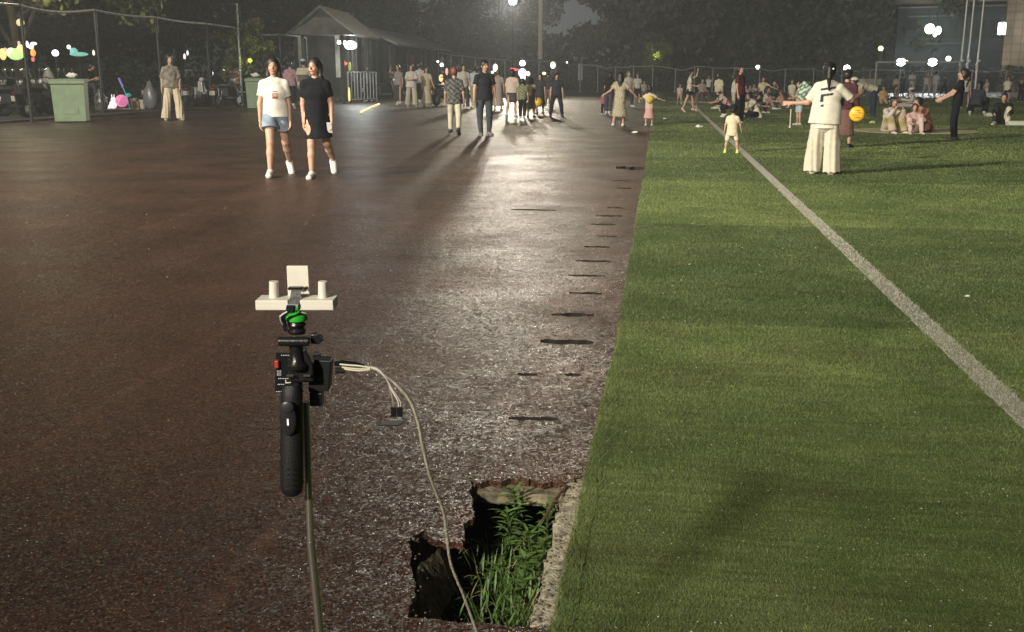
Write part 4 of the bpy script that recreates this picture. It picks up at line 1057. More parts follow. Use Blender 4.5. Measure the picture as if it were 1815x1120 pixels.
# ---- pavilion and notice sheds at the side of the track
WOODD = mat('dark_timber', (.028, .026, .024), .6, var=.4, vscale=4)
TILE = mat('roof_tile', (.075, .076, .072), .7, var=.4, vscale=3, bump=.8, bscale=7)
PANEL = mat('notice_paper', (.42, .41, .36), .6, var=.15, vscale=2)
def shed(px0, px1, d0, d1, ybase0, eave0, eave1, ridge, name, label, panels, posts, gable=False, D=3.2, o=.7, ends=()):
    """a long low building seen along its front: px0 near end, px1 far end"""
    a = AT(px0, 160, d0); b = AT(px1, 160, d1); a.z = b.z = 0; u = (b - a).normalized(); nb = Vector((-u.y, u.x, 0))
    if nb.x > 0: nb = -nb                                              # away from the track
    L = (b - a).length; he = AT(px0, eave0, d0)[2]; hr = AT(px0, ridge, d0)[2]
    e = empty(name, a, 0, label, 'building')
    R = Matrix((u, nb, Vector((0, 0, 1)))).transposed()
    def P(x, y, z): return R @ Vector((x, y, z))
    m = MB(); m.box(P(L / 2, D / 2 + .1, he / 2), (L, D, he), rot=R); m.build('wall', WOODD, e)
    m = MB()
    for sgn_ in (-1, 1):
        y0 = -o if sgn_ < 0 else D + o; ym = D / 2
        vs = [P(-o, y0, he - .1), P(L + o, y0, he - .1), P(L + o, ym, hr), P(-o, ym, hr)]
        m.add(vs + [v + Vector((0, 0, .12)) for v in vs], [(0, 1, 2, 3), (7, 6, 5, 4), (0, 4, 5, 1), (1, 5, 6, 2), (2, 6, 7, 3), (3, 7, 4, 0)])
    m.build('roof', TILE if D < 3 else mat('pale_tile', (.26, .26, .25), .7, var=.3, vscale=3, bump=.8, bscale=7), e)
    m = MB(); m.prism([(0, 0), (D + .1, 0), ((D + .1) / 2, hr - he - .05)], P(0, 0, he), R @ Vector((0, 1, 0)), Vector((0, 0, 1)), R @ Vector((1, 0, 0)), .1); m.build('gable', WOODD, e)
    for i in range(posts):
        x = L * i / max(1, posts - 1); m = MB(); m.box(P(x, -.28, he / 2 - .05), (.16, .16, he - .1), rot=R).box(P(x, -.28, .12), (.26, .26, .24), rot=R); m.build('post', WOODD, e)
    for (x0, x1, z0, z1, colr) in panels:
        m = MB(); m.box(P(L * (x0 + x1) / 2, .06, (z0 + z1) / 2), (L * (x1 - x0) + .1, .05, z1 - z0 + .1), rot=R); f = m.build('panel_frame', DARKSTEEL, e)
        m = MB(); m.box(P(L * (x0 + x1) / 2, .02, (z0 + z1) / 2), (L * (x1 - x0), .04, z1 - z0), rot=R); m.build('panel', M(colr, .5, var=.25, vscale=3), f)
    for (y0, y1, z0, z1, colr) in ends:
        m = MB(); m.box(P(-.05, D - (y0 + y1) / 2, (z0 + z1) / 2), (.06, y1 - y0 + .1, z1 - z0 + .1), rot=R); f = m.build('panel_frame', DARKSTEEL, e)
        m = MB(); m.box(P(-.10, D - (y0 + y1) / 2, (z0 + z1) / 2), (.04, y1 - y0, z1 - z0), rot=R); m.build('panel', M(colr, .5, var=.25, vscale=3), f)
    return e
PV = shed(622, 662, 54, 60, 183, 62, 0, 14, 'pavilion', 'dark timber pavilion with a gabled roof and a bright floodlight on its front', [(.10, .25, 1.0, 3.3, (.38, .37, .35)), (.62, .80, 1.0, 3.3, (.38, .37, .35))], 4, D=2.7, o=.42, ends=[(.12, .30, 1.2, 3.6, (.40, .39, .34)), (2.0, 2.22, 1.2, 3.6, (.40, .39, .34))])
shed(690, 784, 62, 80, 175, 78, 0, 50, 'notice_shed', 'long dark shed with a grey tiled roof, notice panels and a pink poster', [(.02, .10, 1.1, 3.0, (.35, .34, .30)), (.30, .42, 1.5, 2.6, (.55, .18, .20)), (.55, .66, .9, 3.0, (.26, .26, .25)), (.74, .85, .9, 3.0, (.26, .26, .25))], 5)
# little tiled gate roof in front of the pavilion
c = AT(575, 160, 50); e = empty('entrance_canopy', Vector((c[0], c[1], 0)), .35, 'small tiled entrance canopy at the end of the side fence', 'canopy')
zc = AT(575, 62, 50)[2]
for sx in (-1, 1):
    m = MB(); m.box((sx * .9, 0, zc / 2), (.14, .14, zc)); m.build('post', WOODD, e)
m = MB(); m.prism([(-1.5, 0), (1.5, 0), (1.1, .25), (.35, .75), (-.35, .75), (-1.1, .25)], (0, -.8, zc), Vector((1, 0, 0)), Vector((0, 0, 1)), Vector((0, 1, 0)), 1.6); m.build('roof', TILE, e)
# crowd barrier
c0 = G(618, 182.5); c1 = G(668, 180.5); L = (c1 - c0).length; u = (c1 - c0) / L
e = empty('crowd_barrier', c0, 0, 'grey metal railing barrier in front of the pavilion', 'barrier')
m = MB(); hB = 1.45; m.tube([Vector((0, 0, hB)), u * L + Vector((0, 0, hB))], .03, 8).tube([Vector((0, 0, .15)), u * L + Vector((0, 0, .15))], .03, 8).cyl((0, 0, 0), (0, 0, hB), .035).cyl(u * L, u * L + Vector((0, 0, hB)), .035); m.build('frame', STEEL, e, smooth=True)
for i in range(1, 9):
    m = MB(); q = u * (L * i / 9); m.cyl(q + Vector((0, 0, .15)), q + Vector((0, 0, hB)), .03, .03, 6); m.build('bar', STEEL, e, smooth=True)
# traffic-orange strip light lying by the barrier
m = MB(); m.tube([G(672, 184, .05), G(655, 191, .05), G(640, 198, .05)], .04, 6)
tag(m.build('glow_stick', GLOW((1, .72, .35), 1.2), smooth=True), 'orange glow stick lying on the ground before the metal barrier', 'glow stick')

# ---- portal building, stone pier, flagpoles
c = AT(1680, 160, 97); an_ = math.atan2(-c[1], -c[0]) + math.pi / 2
e = empty('portal_building', Vector((c[0], c[1], 0)), an_, 'dark blue grey hall front under a pale roof slab behind the floodlights', 'building')
def wx(px): return (px - 1680) * 97 / (F_PX * 1.09) * 1.0
def wz(py): return AT(1680, py, 97)[2]
BL = mat('facade_blue', (.055, .085, .105), .6, var=.4, vscale=.7); PALE = mat('roof_slab', (.33, .30, .27), .7, var=.2, vscale=1)
m = MB(); m.box(((wx(1588) + wx(1775)) / 2, .6, wz(12) / 2), (wx(1775) - wx(1588), 1.0, wz(12))); m.build('wall', BL, e)
m = MB(); m.box(((wx(1582) + wx(1785)) / 2, -.6, wz(-2)), (wx(1785) - wx(1582), 4, wz(-12) - wz(6))); m.build('roof_slab', PALE, e)
m = MB(); m.box(((wx(1588) + wx(1775)) / 2, -.2, wz(12)), (wx(1775) - wx(1588), .25, .12)); m.build('cornice', PALE, e)
for z_ in (28, 77):
    m = MB(); m.box(((wx(1605) + wx(1700)) / 2, -.05, wz(z_)), (wx(1700) - wx(1605), .3, .12)); m.build('ledge', mat('ledge', (.16, .18, .19), .7), e)
for i, x in enumerate((1612, 1634, 1656, 1678, 1700, 1722, 1744, 1764)):
    m = MB(); m.box((wx(x), .02, wz(52)), (.95, .2, wz(34) - wz(72))); f = m.build('window', mat('window_frame', (.07, .10, .12), .6), e)
    m = MB(); m.box((wx(x), -.10, wz(52)), (.80, .04, wz(36) - wz(70))); m.build('pane', mat('glass_dark', (.03, .05, .06), .6), f)
STONE = bpy.data.materials.new('stone_blocks'); STONE.use_nodes = True; n = STONE.node_tree.nodes; Lk = STONE.node_tree.links
t = n.new('ShaderNodeTexCoord'); br = n.new('ShaderNodeTexBrick'); br.inputs['Color1'].default_value = (.33, .25, .16, 1); br.inputs['Color2'].default_value = (.27, .20, .13, 1); br.inputs['Mortar'].default_value = (.13, .10, .07, 1)
br.offset = 0; br.inputs['Scale'].default_value = 1; br.inputs['Brick Width'].default_value = .62; br.inputs['Row Height'].default_value = .6; br.inputs['Mortar Size'].default_value = .03
mp = n.new('ShaderNodeMapping'); mp.inputs['Rotation'].default_value = (math.pi / 2, 0, 0); Lk.new(t.outputs['Object'], mp.inputs[0]); Lk.new(mp.outputs[0], br.inputs[0]); Lk.new(br.outputs[0], n['Principled BSDF'].inputs['Base Color'])
c = AT(1800, 160, 92); e = empty('stone_pier', Vector((c[0], c[1], 0)), an_, 'massive brown stone block pier at the edge of the view beside the portal building', 'building')
m = MB(); m.box((.9, 1.2, 7), (4.2, 2.4, 14)); m.build('shaft', STONE, e)
m = MB(); m.box((.9, 1.1, .35), (4.6, 2.9, .7)); m.build('plinth', STONE, e)
c = AT(1776, 51, 90); e = empty('pier_lamp', c, an_, 'twin tube white lantern mounted beside the stone pier', 'lamp')
for x in (-.16, .14):
    m = MB(); m.cyl((x, 0, -.42), (x, 0, .42), .13, .13, 10); m.build('tube', GLOW((.92, 1, .92), 7), e, smooth=True)
m = MB(); m.box((0, .02, .5), (.6, .3, .1)).cyl((-.1, .1, .5), (-.1, .1, 1.3), .03); m.build('bracket', DARKSTEEL, e)
lamp('pier_lamp_light', 'POINT', c + Vector((-.3, -.8, 0)), 260, (.92, 1, .92), shadow_soft_size=.2)
lamp('pier_wash', 'SPOT', (36, 62, 1.0), 1500, (1, .82, .6), (33.5, 86, 6), shadow_soft_size=.3, spot_size=math.radians(40), spot_blend=.8)
# lit window cluster on the portal building
for (x, y, r, lb) in ((1648, 51, .40, 'brightest round lamp hanging before the portal building'), (1663, 54, .24, 'oval lamp beside the brightest lamp on the portal building'), (1657, 61, .14, 'smallest lamp below the two others on the portal building')):
    c = AT(x, y, 95); e = empty('ceiling_lamp', c, 0, lb, 'lamp', 'lamps on the portal building')
    m = MB(); m.ball((0, 0, 0), (r, r * .6, r * (1 if r > .3 else 1.4)), 14, 9); m.build('globe', GLOW((.95, 1, .85), 9), e, smooth=True)
    m = MB(); m.cyl((0, 0, r), (0, .9, r + 1.2), .03); m.build('stem', DARKSTEEL, e)
for i, (xb, xt, lb) in enumerate(((1699, 1716, 'flagpole closest to the floodlights'), (1711, 1732, 'middle flagpole of the three'), (1728, 1749, 'flagpole closest to the stone pier'))):
    c = AT(xb, 160, 74); e = empty('flagpole', Vector((c[0], c[1], 0)), 0, 'tall white ' + lb, 'flagpole', 'three flagpoles')
    m = MB(); m.cyl((0, 0, 0), (0, 0, 11.5), .075, .055, 10); m.build('pole', M((.62, .62, .60), .35, .3), e, smooth=True)
    m = MB(); m.ball((0, 0, 11.55), .12); m.build('finial', M((.6, .5, .3), .3, .6), e, smooth=True)
    m = MB(); zc_ = AT(xb, 111, 74)[2]; m.ball((-.06, -.05, zc_ - .12), .10, 10, 7).ball((.06, -.05, zc_ + .12), .09, 10, 7); m.build('cleat', M((.85, .85, .82), .3), e, smooth=True)
# football goal before the fence
c0 = AT(1550, 162, 63); c1 = AT(1698, 162, 63); c0.z = c1.z = 0; L = (c1 - c0).length; u = (c1 - c0) / L; bk = Vector((-u.y, u.x, 0)); bk = bk if bk.y > 0 else -bk
e = empty('football_goal', c0, 0, 'grey framed football goal standing below the two floodlights', 'goal'); hz = AT(1620, 110, 63)[2]
GP = M((.28, .30, .31), .5)
m = MB(); m.cyl((0, 0, 0), (0, 0, hz), .06); m.build('post', GP, e, smooth=True)
m = MB(); m.cyl(u * L, u * L + Vector((0, 0, hz)), .06); m.build('post', GP, e, smooth=True)
m = MB(); m.cyl((0, 0, hz), u * L + Vector((0, 0, hz)), .06); m.build('crossbar', GP, e, smooth=True)
m = MB()
for q in (Vector((0, 0, 0)), u * L): m.tube([q + Vector((0, 0, hz)), q + bk * 1.0 + Vector((0, 0, hz)), q + bk * 2 + Vector((0, 0, .05)), q], .035, 6)
m.build('stay', GP, e, smooth=True)
# banner low on the far fence
c = AT(1540, 145, 80); e = MB(); e.box((0, 0, 0), (1.65, .05, .42))
o = e.build('banner', M((.30, .28, .20), .7, var=.35, vscale=4)); o.location = c; o.rotation_euler.z = an_
tag(o, 'faded cream banner hung low on the far fence behind the bending man', 'banner')
# ------------------------------------------------------------------ things along the side fence
def bin_(px, py, pyt, wpx, rz, label, litter=True):
    p = G(px, py); d = dist(p); H = AT(px, pyt, d)[2]; w = wpx * d / F_PX * .92
    e = empty('wheelie_bin', p, rz, label, 'bin', 'green bins by the side fence')
    gm = M((.20, .27, .17), .55, var=.12, vscale=5)
    m = MB(); m.box((0, 0, H * .47), (w * .88, w * .66, H * .90), taper=(1.07, 1.12)).box((0, -w * .335, H * .5), (w * .5, .03, H * .62), taper=(1.1, 1)); m.build('body', gm, e, bevel=.03)
    m = MB(); m.box((0, 0, H * .945), (w, w * .80, .07)).box((0, -w * .41, H * .93), (w * 1.0, .05, .10)); m.build('rim', gm, e, bevel=.015)
    m = MB(); m.box((0, .03, H * .985), (w * .94, w * .66, .045)).box((0, w * .41, H * .99), (w * .7, .05, .05)); m.build('lid', M((.15, .21, .135), .5, var=.1), e, bevel=.015)
    for sx in (-1, 1):
        m = MB(); m.cyl((sx * w * .44, w * .30, .13), (sx * w * .36, w * .30, .13), .13, .13, 16); m.build('wheel', M((.02, .02, .02), .6), e, smooth=True)
    m = MB(); m.tube([(-w * .5, w * .4, H * .95), (-w * .5, w * .5, H * .97), (w * .5, w * .5, H * .97), (w * .5, w * .4, H * .95)], .02, 6); m.build('handle', gm, e, smooth=True)
    return e, H, w
b1, H1, w1 = bin_(129, 216, 140, 58, .38, 'grey green wheelie bin standing before the fence near the man looking at his phone')
b2, H2, w2 = bin_(460, 192.5, 138, 46, .3, 'grey green wheelie bin partly hidden behind the woman in denim shorts')
for (bx, dx, H_, r, c, lb) in ((b1, .12, H1, .11, (.7, .68, .6), 'crumpled white paper bag on the lid of the nearer green bin'), (b2, -.1, H2, .12, (.7, .7, .68), 'crumpled white bag on the lid of the half hidden green bin')):
    m = MB(); m.ball((0, 0, r * .6), (r * 1.6, r, r * .7), 9, 6); o = m.build('paper_bag', M(c, .7)); 
    for v in o.data.vertices: v.co *= random.uniform(.8, 1.15)
    o.location = bx.location + Vector((dx, 0, H_ + .045)); tag(o, lb, 'bag')

def scooter(loc, rz, label, col=(.035, .038, .042), group='scooters parked behind the side fence', white=False):
    e = empty('parked_scooter', loc, rz, label, 'scooter', group); e.scale = (1.22,) * 3                      # front towards +x
    bm_ = M(col, .3, spec=.6); rub = M((.015, .015, .015), .7); chrome = M((.45, .45, .45), .25, .9)
    for x in (-.62, .62):
        m = MB(); m.torus((x, 0, .24), .19, .055, 'y', 20, 8); w = m.build('tyre', rub, e, smooth=True)
        m = MB(); m.cyl((x, -.035, .24), (x, .035, .24), .13, .13, 14); m.build('rim', chrome, w, smooth=True)
    m = MB(); m.box((0, 0, .30), (.62, .26, .09)).box((-.42, 0, .50), (.56, .26, .30), taper=(.9, .8)).box((-.58, 0, .52), (.34, .20, .18), taper=(.7, .8)); m.build('body', bm_, e, bevel=.03)
    m = MB(); m.box((.36, 0, .58), (.08, .34, .55), rot=Matrix.Rotation(-.25, 3, 'Y'), taper=(.8, .55)).box((.60, 0, .45), (.40, .13, .07)); m.build('leg_shield', M((.55, .55, .52), .35) if white else bm_, e, bevel=.02)
    m = MB(); m.box((-.38, 0, .71), (.66, .27, .10)); m.build('seat', M((.012, .012, .012), .5), e, bevel=.04)
    m = MB(); m.tube([(.58, 0, .24), (.44, 0, .62), (.36, 0, .95)], .028, 8); m.build('steering_column', chrome, e, smooth=True)
    m = MB(); m.tube([(.22, -.36, 1.02), (.33, -.2, 1.0), (.36, 0, .95), (.33, .2, 1.0), (.22, .36, 1.02)], .018, 7); m.build('handlebar', rub, e, smooth=True)
    m = MB(); m.ball((.43, 0, .90), (.07, .085, .075), 12, 8); m.build('headlight', M((.6, .62, .62), .1, spec=.8), e, smooth=True)
    for s_ in (-1, 1):
        m = MB(); m.tube([(.30, s_ * .22, 1.0), (.28, s_ * .30, 1.16)], .008, 5).ball((.28, s_ * .31, 1.20), (.015, .06, .045), 10, 6); m.build('mirror', M((.5, .5, .5), .1, .8), e, smooth=True)
    m = MB(); m.box((-.86, 0, .62), (.05, .16, .06)); m.build('tail_light', M((.25, .01, .01), .3), e)
    MB().box((-.90, 0, .48), (.02, .20, .14)).build('number_plate', M((.55, .55, .5), .5), e)
    MB().tube([(-.75, .20, .62), (-.85, 0, .74), (-.75, -.20, .62)], .014, 6).build('grab_rail', chrome, e)
    for s_ in (-1, 1): MB().tube([(-.62, s_ * .10, .24), (-.50, s_ * .12, .55)], .026, 8).build('shock_absorber', chrome, e, smooth=True)
    return e
sc0 = scooter(Vector([*G(82, 209)[:2], .06]), 1.2, 'dark scooter parked behind the fence, its front wheel next to the nearer green bin')
spots = [(66, 204, 2.0, 'dark scooter in the second row just past the fence post'), (36, 200, .5, 'dark scooter in the second row between the fence post and the edge scooter'), (343, 187, 1.1, 'dark scooter in the second row behind the white fronted one'), (372, 186, 2.3, 'dark scooter in the second row beside the fence post near the white one'), (300, 188, .9, 'dark scooter in the second row behind the woman in cream trousers'), (22, 210, 1.5, 'dark scooter behind the fence at the very edge of the view'), (50, 205, 1.0, 'dark scooter half hidden behind the fence post closest to the view edge'), (5, 203, 1.9, 'dark scooter in the second row under the glowing inflatables'),
         (110, 199, .9, 'dark scooter behind the nearer bin, under the grey rag'), (405, 190, 1.4, 'dark scooter under the person in the pink patterned shirt'),
         (392, 187, .7, 'dark scooter standing right of the white fronted one'), (425, 186, 1.8, 'dark scooter between the fence pole and the pink shirt'), (322, 190, 2.2, 'dark scooter just past the woman in cream trousers'), (682, 180, .4, 'dark scooter in front of the notice shed wall'), (790, 187, 1.2, 'small dark scooter behind the group near the glowing toy stand')]
for x, y, rz, lb in spots:
    c = copy_tree(sc0); q = G(x, y, .06 if x < 600 else 0); c.location = q; c.rotation_euler.z = rz; c['label'] = lb
    if x > 600: del c['group']
scooter(Vector([*G(355, 191)[:2], .06]), -.9, 'white fronted scooter facing the track behind the fence', (.35, .35, .34), white=True)
# rags and bags
def sack(px, py, w, h, c, label, z=.06, cat='bag', name='plastic_bag', seed=1, rough=.3):
    p = G(px, py, z); r = random.Random(seed); m = MB(); m.ball((0, 0, h * .5), (w / 2, w * .38, h / 2), 16, 11); o = m.build(name, M(c, rough, bump=.6, bscale=12), smooth=True)
    for v in o.data.vertices:
        t = v.co.z / h; v.co.x *= 1.15 - .5 * t + r.uniform(-.07, .07); v.co.y *= 1.1 - .4 * t + r.uniform(-.07, .07)
        if t > .95: v.co.z += h * .10
        v.co.z = max(0, v.co.z + r.uniform(-.015, .015))
    o.location = p; return tag(o, label, cat)
sack(268, 194, .62, .98, (.16, .17, .18), 'big grey plastic sack standing against the fence beside the woman in cream trousers', seed=2)
sack(180, 199, .55, .75, (.12, .12, .125), 'dull grey cover draped low behind the fence post next to the seated man', seed=3, name='scooter_cover', cat='cover')
sack(93, 203, .50, .70, (.22, .22, .22), 'pale grey rain cape bundled on the scooter beside the nearer bin', seed=9, name='rain_cape', cat='cape', rough=.6).location.z = .85
# a seller's mat of lit toys on the ground
p = G(222, 193, .06)
e = empty('toy_mat', p, .2, 'small pale ground sheet with glowing toys behind the fence', 'mat'); m = MB(); m.box((0, 0, .012), (1.3, .8, .022)); m.build('sheet', M((.40, .38, .34), .8), e)
o = MB().ball((0, 0, .26), .24, 18, 12).build('glow_ball', GLOW((.90, .25, .50), .7), smooth=True); o.location = p + Vector((-.12, 0, .05)); tag(o, 'glowing pink ball on the seller\'s sheet', 'ball')
e = empty('glow_doll', p + Vector((-.42, -.12, .023)), 0, 'glowing white rabbit shaped lamp leaning beside the pink ball', 'toy')
m = MB(); m.ball((0, 0, .15), (.15, .13, .16), 12, 8).ball((-.14, -.05, .06), (.11, .08, .07)).ball((.02, 0, .33), (.10, .09, .10), 12, 8); m.build('torso', GLOW((.85, .85, .88), .9), e, smooth=True)
for s_ in (-1, 1): MB().ball((.02 + s_ * .05, 0, .46), (.025, .02, .09), 8, 6).build('ear', GLOW((.8, .8, .85), .8), e, smooth=True)
e = empty('toy_windmill', p + Vector((.02, .15, .023)), 0, 'purple and teal toy wand standing up from the seller\'s sheet', 'toy')
MB().tube([(.10, 0, 0), (0, 0, .45), (-.12, 0, .80)], .018, 6).build('stick', GLOW((.05, .50, .46), .35), e)
MB().tube([(-.12, 0, .80), (-.26, 0, 1.15)], .045, 8).build('grip', GLOW((.22, .16, .50), .5), e, smooth=True)
MB().prism([(0, 0), (.2, .05), (.12, .16), (-.06, .14)], (.02, -.02, .42), Vector((1, 0, 0)), Vector((0, 0, 1)), Vector((0, 1, 0)), .03).build('vane', GLOW((.05, .45, .42), .35), e)
for i, (dx, c, h_, lb) in enumerate(((.36, (.50, .46, .38), .42, 'cream paper bucket of toys on the seller\'s sheet'), (.52, (.30, .16, .08), .30, 'brown box behind the cream bucket on the seller\'s sheet'), (.70, (.55, .52, .46), .36, 'pale bag at the end of the seller\'s sheet beside the sack'))):
    m = MB(); m.lathe((0, 0, 0), [(.10, 0), (.12, h_ * .6), (.14, h_), (.11, h_ * .97)], 12) if i != 1 else m.box((0, 0, h_ / 2), (.25, .2, h_)); o = m.build(('toy_bucket', 'cardboard_box', 'toy_bag')[i], M(c, .6), bevel=.008); o.location = p + Vector((dx, .05 * (-1) ** i, .0)); tag(o, lb, ('bucket', 'box', 'bag')[i])
# glowing inflatables beyond the scooters
def blob(name, px, py, d, shapes, label, cat='inflatable', s=1.0):
    c = AT(px, py, d); k = d / F_PX; e = empty(name, Vector((c[0], c[1], 0)), 0, label, cat)
    a = math.atan2(-c[1], -c[0]) + math.pi / 2; R = Matrix.Rotation(a, 3, 'Z')
    for nm, dx, dy, rx, rz_, col, st in shapes:
        m = MB(); m.ball((0, 0, 0), (rx * k, min(rx, rz_) * k * .8, rz_ * k), 14, 10); o = m.build(nm, GLOW(col, st * s), e, smooth=True); o.location = Vector((0, 0, c[2])) + R @ Vector((dx * k, 0, -dy * k)); o.rotation_euler.z = a
    m = MB(); m.cyl((0, 0, 0), (0, 0, c[2]), .03, .03, 6); m.build('stand', DARKSTEEL, e); return e
blob('glow_inflatable', 28, 96, 42, [('body', 0, 0, 12, 9, (.55, .85, .28), 1.1), ('back', -6, -2, 7, 8, (.85, .9, .6), 1.2), ('head', 8, -8, 6, 7, (.95, .75, .35), 1.1), ('horn', 6, -17, 2, 3, (.95, .45, .5), 1)], 'broad green and yellow glowing inflatable beyond the scooters')
blob('glow_inflatable', 5, 96, 42, [('body', 0, 0, 5, 9, (1, .72, .25), 1.2), ('head', 4, -6, 3, 4, (.95, .4, .4), 1)], 'slim orange glowing inflatable at the edge of the view')
blob('glow_inflatable', 57, 90, 42, [('ear', -6, -10, 2, 5, (1, .98, .85), 1.6), ('ear', 3, -11, 5, 2.5, (1, .98, .85), 1.6), ('face', -1, -6, 4, 3.5, (1, .98, .88), 1.6), ('body', 1, 3, 4, 6, (1, .35, .10), 1.1), ('foot', 0, 13, 2.6, 4, (.85, .2, .18), .7)], 'white eared orange glowing inflatable right behind the fence post')
blob('glow_tarp', 140, 96, 44, [('ridge', 0, 0, 14, 3.4, (.22, .60, .52), .7), ('peak', -7, -4, 6, 6, (.25, .62, .55), .7), ('knob', -14, -11, 3, 3.4, (1, 1, 1), 2)], 'teal glowing humped inflatable with a white lamp beyond the hedge')
blob('glow_sign', 327, 98, 46, [('tube', 0, 2, 2, 5, (1, .6, .62), 1.6), ('tube', 5, -4, 1.6, 4, (.95, .95, 1), 1.6)], 'pair of small pink and white lights behind the standing woman', 'light')
blob('glow_sign', 166, 94, 44, [('tube', 0, 0, 1.8, 5, (1, .95, .8), 1.4)], 'thin cream light behind the seated man', 'light')
globe_lamp(443, 107, 46.5, .10, 'yellow green lit lantern inside the bush behind the second bin', (.55, .70, .05), .6)
lamp('bush_light', 'POINT', AT(443, 107, 46.4), 14, (.9, 1, .3), shadow_soft_size=.1)
# toy stand and lantern balloons behind the walkers
blob('toy_stand', 782, 150, 52, [('lantern', 0, -11, 3.6, 6, (1, .62, .25), 1.5), ('lantern', 10, -22, 2.4, 6, (1, .32, .25), 1.1), ('lantern', 3, 2, 3, 6, (1, .45, .28), 1.2), ('cloth', 2, 18, 6, 9, (.22, .26, .06), .5)], 'stand of orange glowing toys behind the man in the patterned tee', 'stand')
blob('toy_stand', 835, 157, 56, [('lantern', 0, -2, 4, 6, (1, .7, .5), 1.4), ('cloth', -2, 8, 9, 2.6, (.12, .26, .05), .5)], 'low stand with a peach coloured light between the two walking men', 'stand')
blob('balloon_bunch', 926, 129, 48, [('balloon', 0, 0, 7, 7.4, (1, 1, 1), 2.2), ('balloon', 1, 8, 4.2, 6, (1, 1, 1), 1.8), ('balloon', 10, 1.5, 3.4, 4, (.95, 1, .92), 1.4)], 'cluster of glowing white balloons over the child in green', 'balloons')
blob('balloon', 878, 120, 54, [('skin', 0, 0, 4, 6.4, (1, 1, 1), 2.4)], 'tilted white glowing balloon behind the man in black', 'balloon')
blob('balloon', 873, 128, 52, [('skin', 0, 0, 2.6, 2.6, (1, .95, .7), 1.3)], 'little yellowish balloon below the tilted white one', 'balloon')
blob('balloon_bunch', 968, 130, 48, [('balloon', -3.5, 0, 3.4, 2.6, (1, .95, .5), 1.2), ('balloon', 3, 0, 3.6, 2.8, (1, .97, .55), 1.2)], 'two pale yellow glowing balloons beside the mast base', 'balloons')
c = AT(905, 125, 50); e = empty('lit_flag', Vector((c[0], c[1], 0)), 0, 'glowing red pennant flag on a short pole above the woman in pink', 'flag'); k = 50 / F_PX
MB().cyl((0, 0, 0), (0, 0, c[2] + 5 * k), .025).build('pole', STEEL, e); MB().prism([(0, 5 * k), (14 * k, 2.5 * k), (14 * k, .5 * k), (4 * k, -1 * k), (3 * k, -8 * k), (0, -8 * k)], (0, 0, c[2]), Vector((1, -.1, 0)), Vector((0, 0, 1)), Vector((0, 1, 0)), .02).build('cloth', GLOW((1, .10, .13), .8), e)
c = AT(609, 112, 50); e = empty('lit_flag', Vector((c[0], c[1], 0)), 0, 'small red lit pennant below the pavilion floodlight', 'flag')
MB().cyl((0, 0, 0), (0, 0, c[2] + .15), .02).build('pole', STEEL, e); MB().prism([(0, .14), (.20, -.02), (0, -.14)], (0, 0, c[2]), Vector((1, -.1, 0)), Vector((0, 0, 1)), Vector((0, 1, 0)), .02).build('cloth', GLOW((.95, .18, .18), .7), e)
blob('glow_sign', 620, 118, 50.5, [('tube', 0, 0, 2.4, 8, (.55, .55, .12), .7)], 'dim yellow light panel beside the small red pennant', 'light')
blob('glow_sign', 619, 168, 50.5, [('tube', 0, 0, 2, 13, (1, .85, .3), 1.2)], 'upright yellow light strip behind the metal barrier', 'light')
# red lantern on its bracket
c = AT(451, 41, 49); e = empty('red_lantern', c, 0, 'red hanging lantern with a small roof beside the tall fence pole', 'lantern'); k = 49 / F_PX
MB().lathe((0, 0, 0), [(3.4 * k, -12 * k), (6 * k, -7 * k), (7 * k, 0), (6.5 * k, 5 * k), (4 * k, 8 * k)], 12).build('shade', M((.22, .05, .04), .4, emit=(.5, .10, .08), estr=.10), e, smooth=True)
MB().lathe((0, 0, 8 * k), [(11 * k, 0), (6 * k, 3 * k), (1.5 * k, 6 * k), (1 * k, 14 * k)], 12).build('roof', M((.07, .06, .055), .6), e, smooth=True)
MB().tube([(0, 0, 20 * k), (-.3, 0, 22 * k), (-.66, 0, 22 * k), (-.66, 0, -c[2])], .03, 6).build('bracket', DARKSTEEL, e)

# ------------------------------------------------------------------ things on the turf
def thing_box(name, px, py, size, col, label, cat, rz=0.0, z=.012, lid=None):
    p = G(px, py, z); e = empty(name, p, rz, label, cat); MB().box((0, 0, size[2] / 2), size).build('body', M(col, .6), e, bevel=min(size) * .12)
    if lid: MB().box((0, 0, size[2] + .012), (size[0] * 1.03, size[1] * 1.03, .024)).build('lid', M(lid, .5), e, bevel=.006)
    else: MB().tube([(-size[0] * .3, 0, size[2]), (-size[0] * .2, 0, size[2] + .08), (size[0] * .2, 0, size[2] + .08), (size[0] * .3, 0, size[2])], .008, 5).build('handle', M((.1, .1, .1), .6), e)
    return e
def bottle(px, py, h, col, label, z=.012):
    p = G(px, py, z); e = empty('bottle', p, 0, label, 'bottle'); r = h * .17
    MB().lathe((0, 0, 0), [(r * .9, 0), (r, h * .05), (r, h * .66), (r * .45, h * .84), (r * .42, h * .9)], 14).build('body', M(col, .3), e, smooth=True); MB().cyl((0, 0, h * .9), (0, 0, h), r * .5).build('cap', M((.85, .85, .85), .4), e, smooth=True)
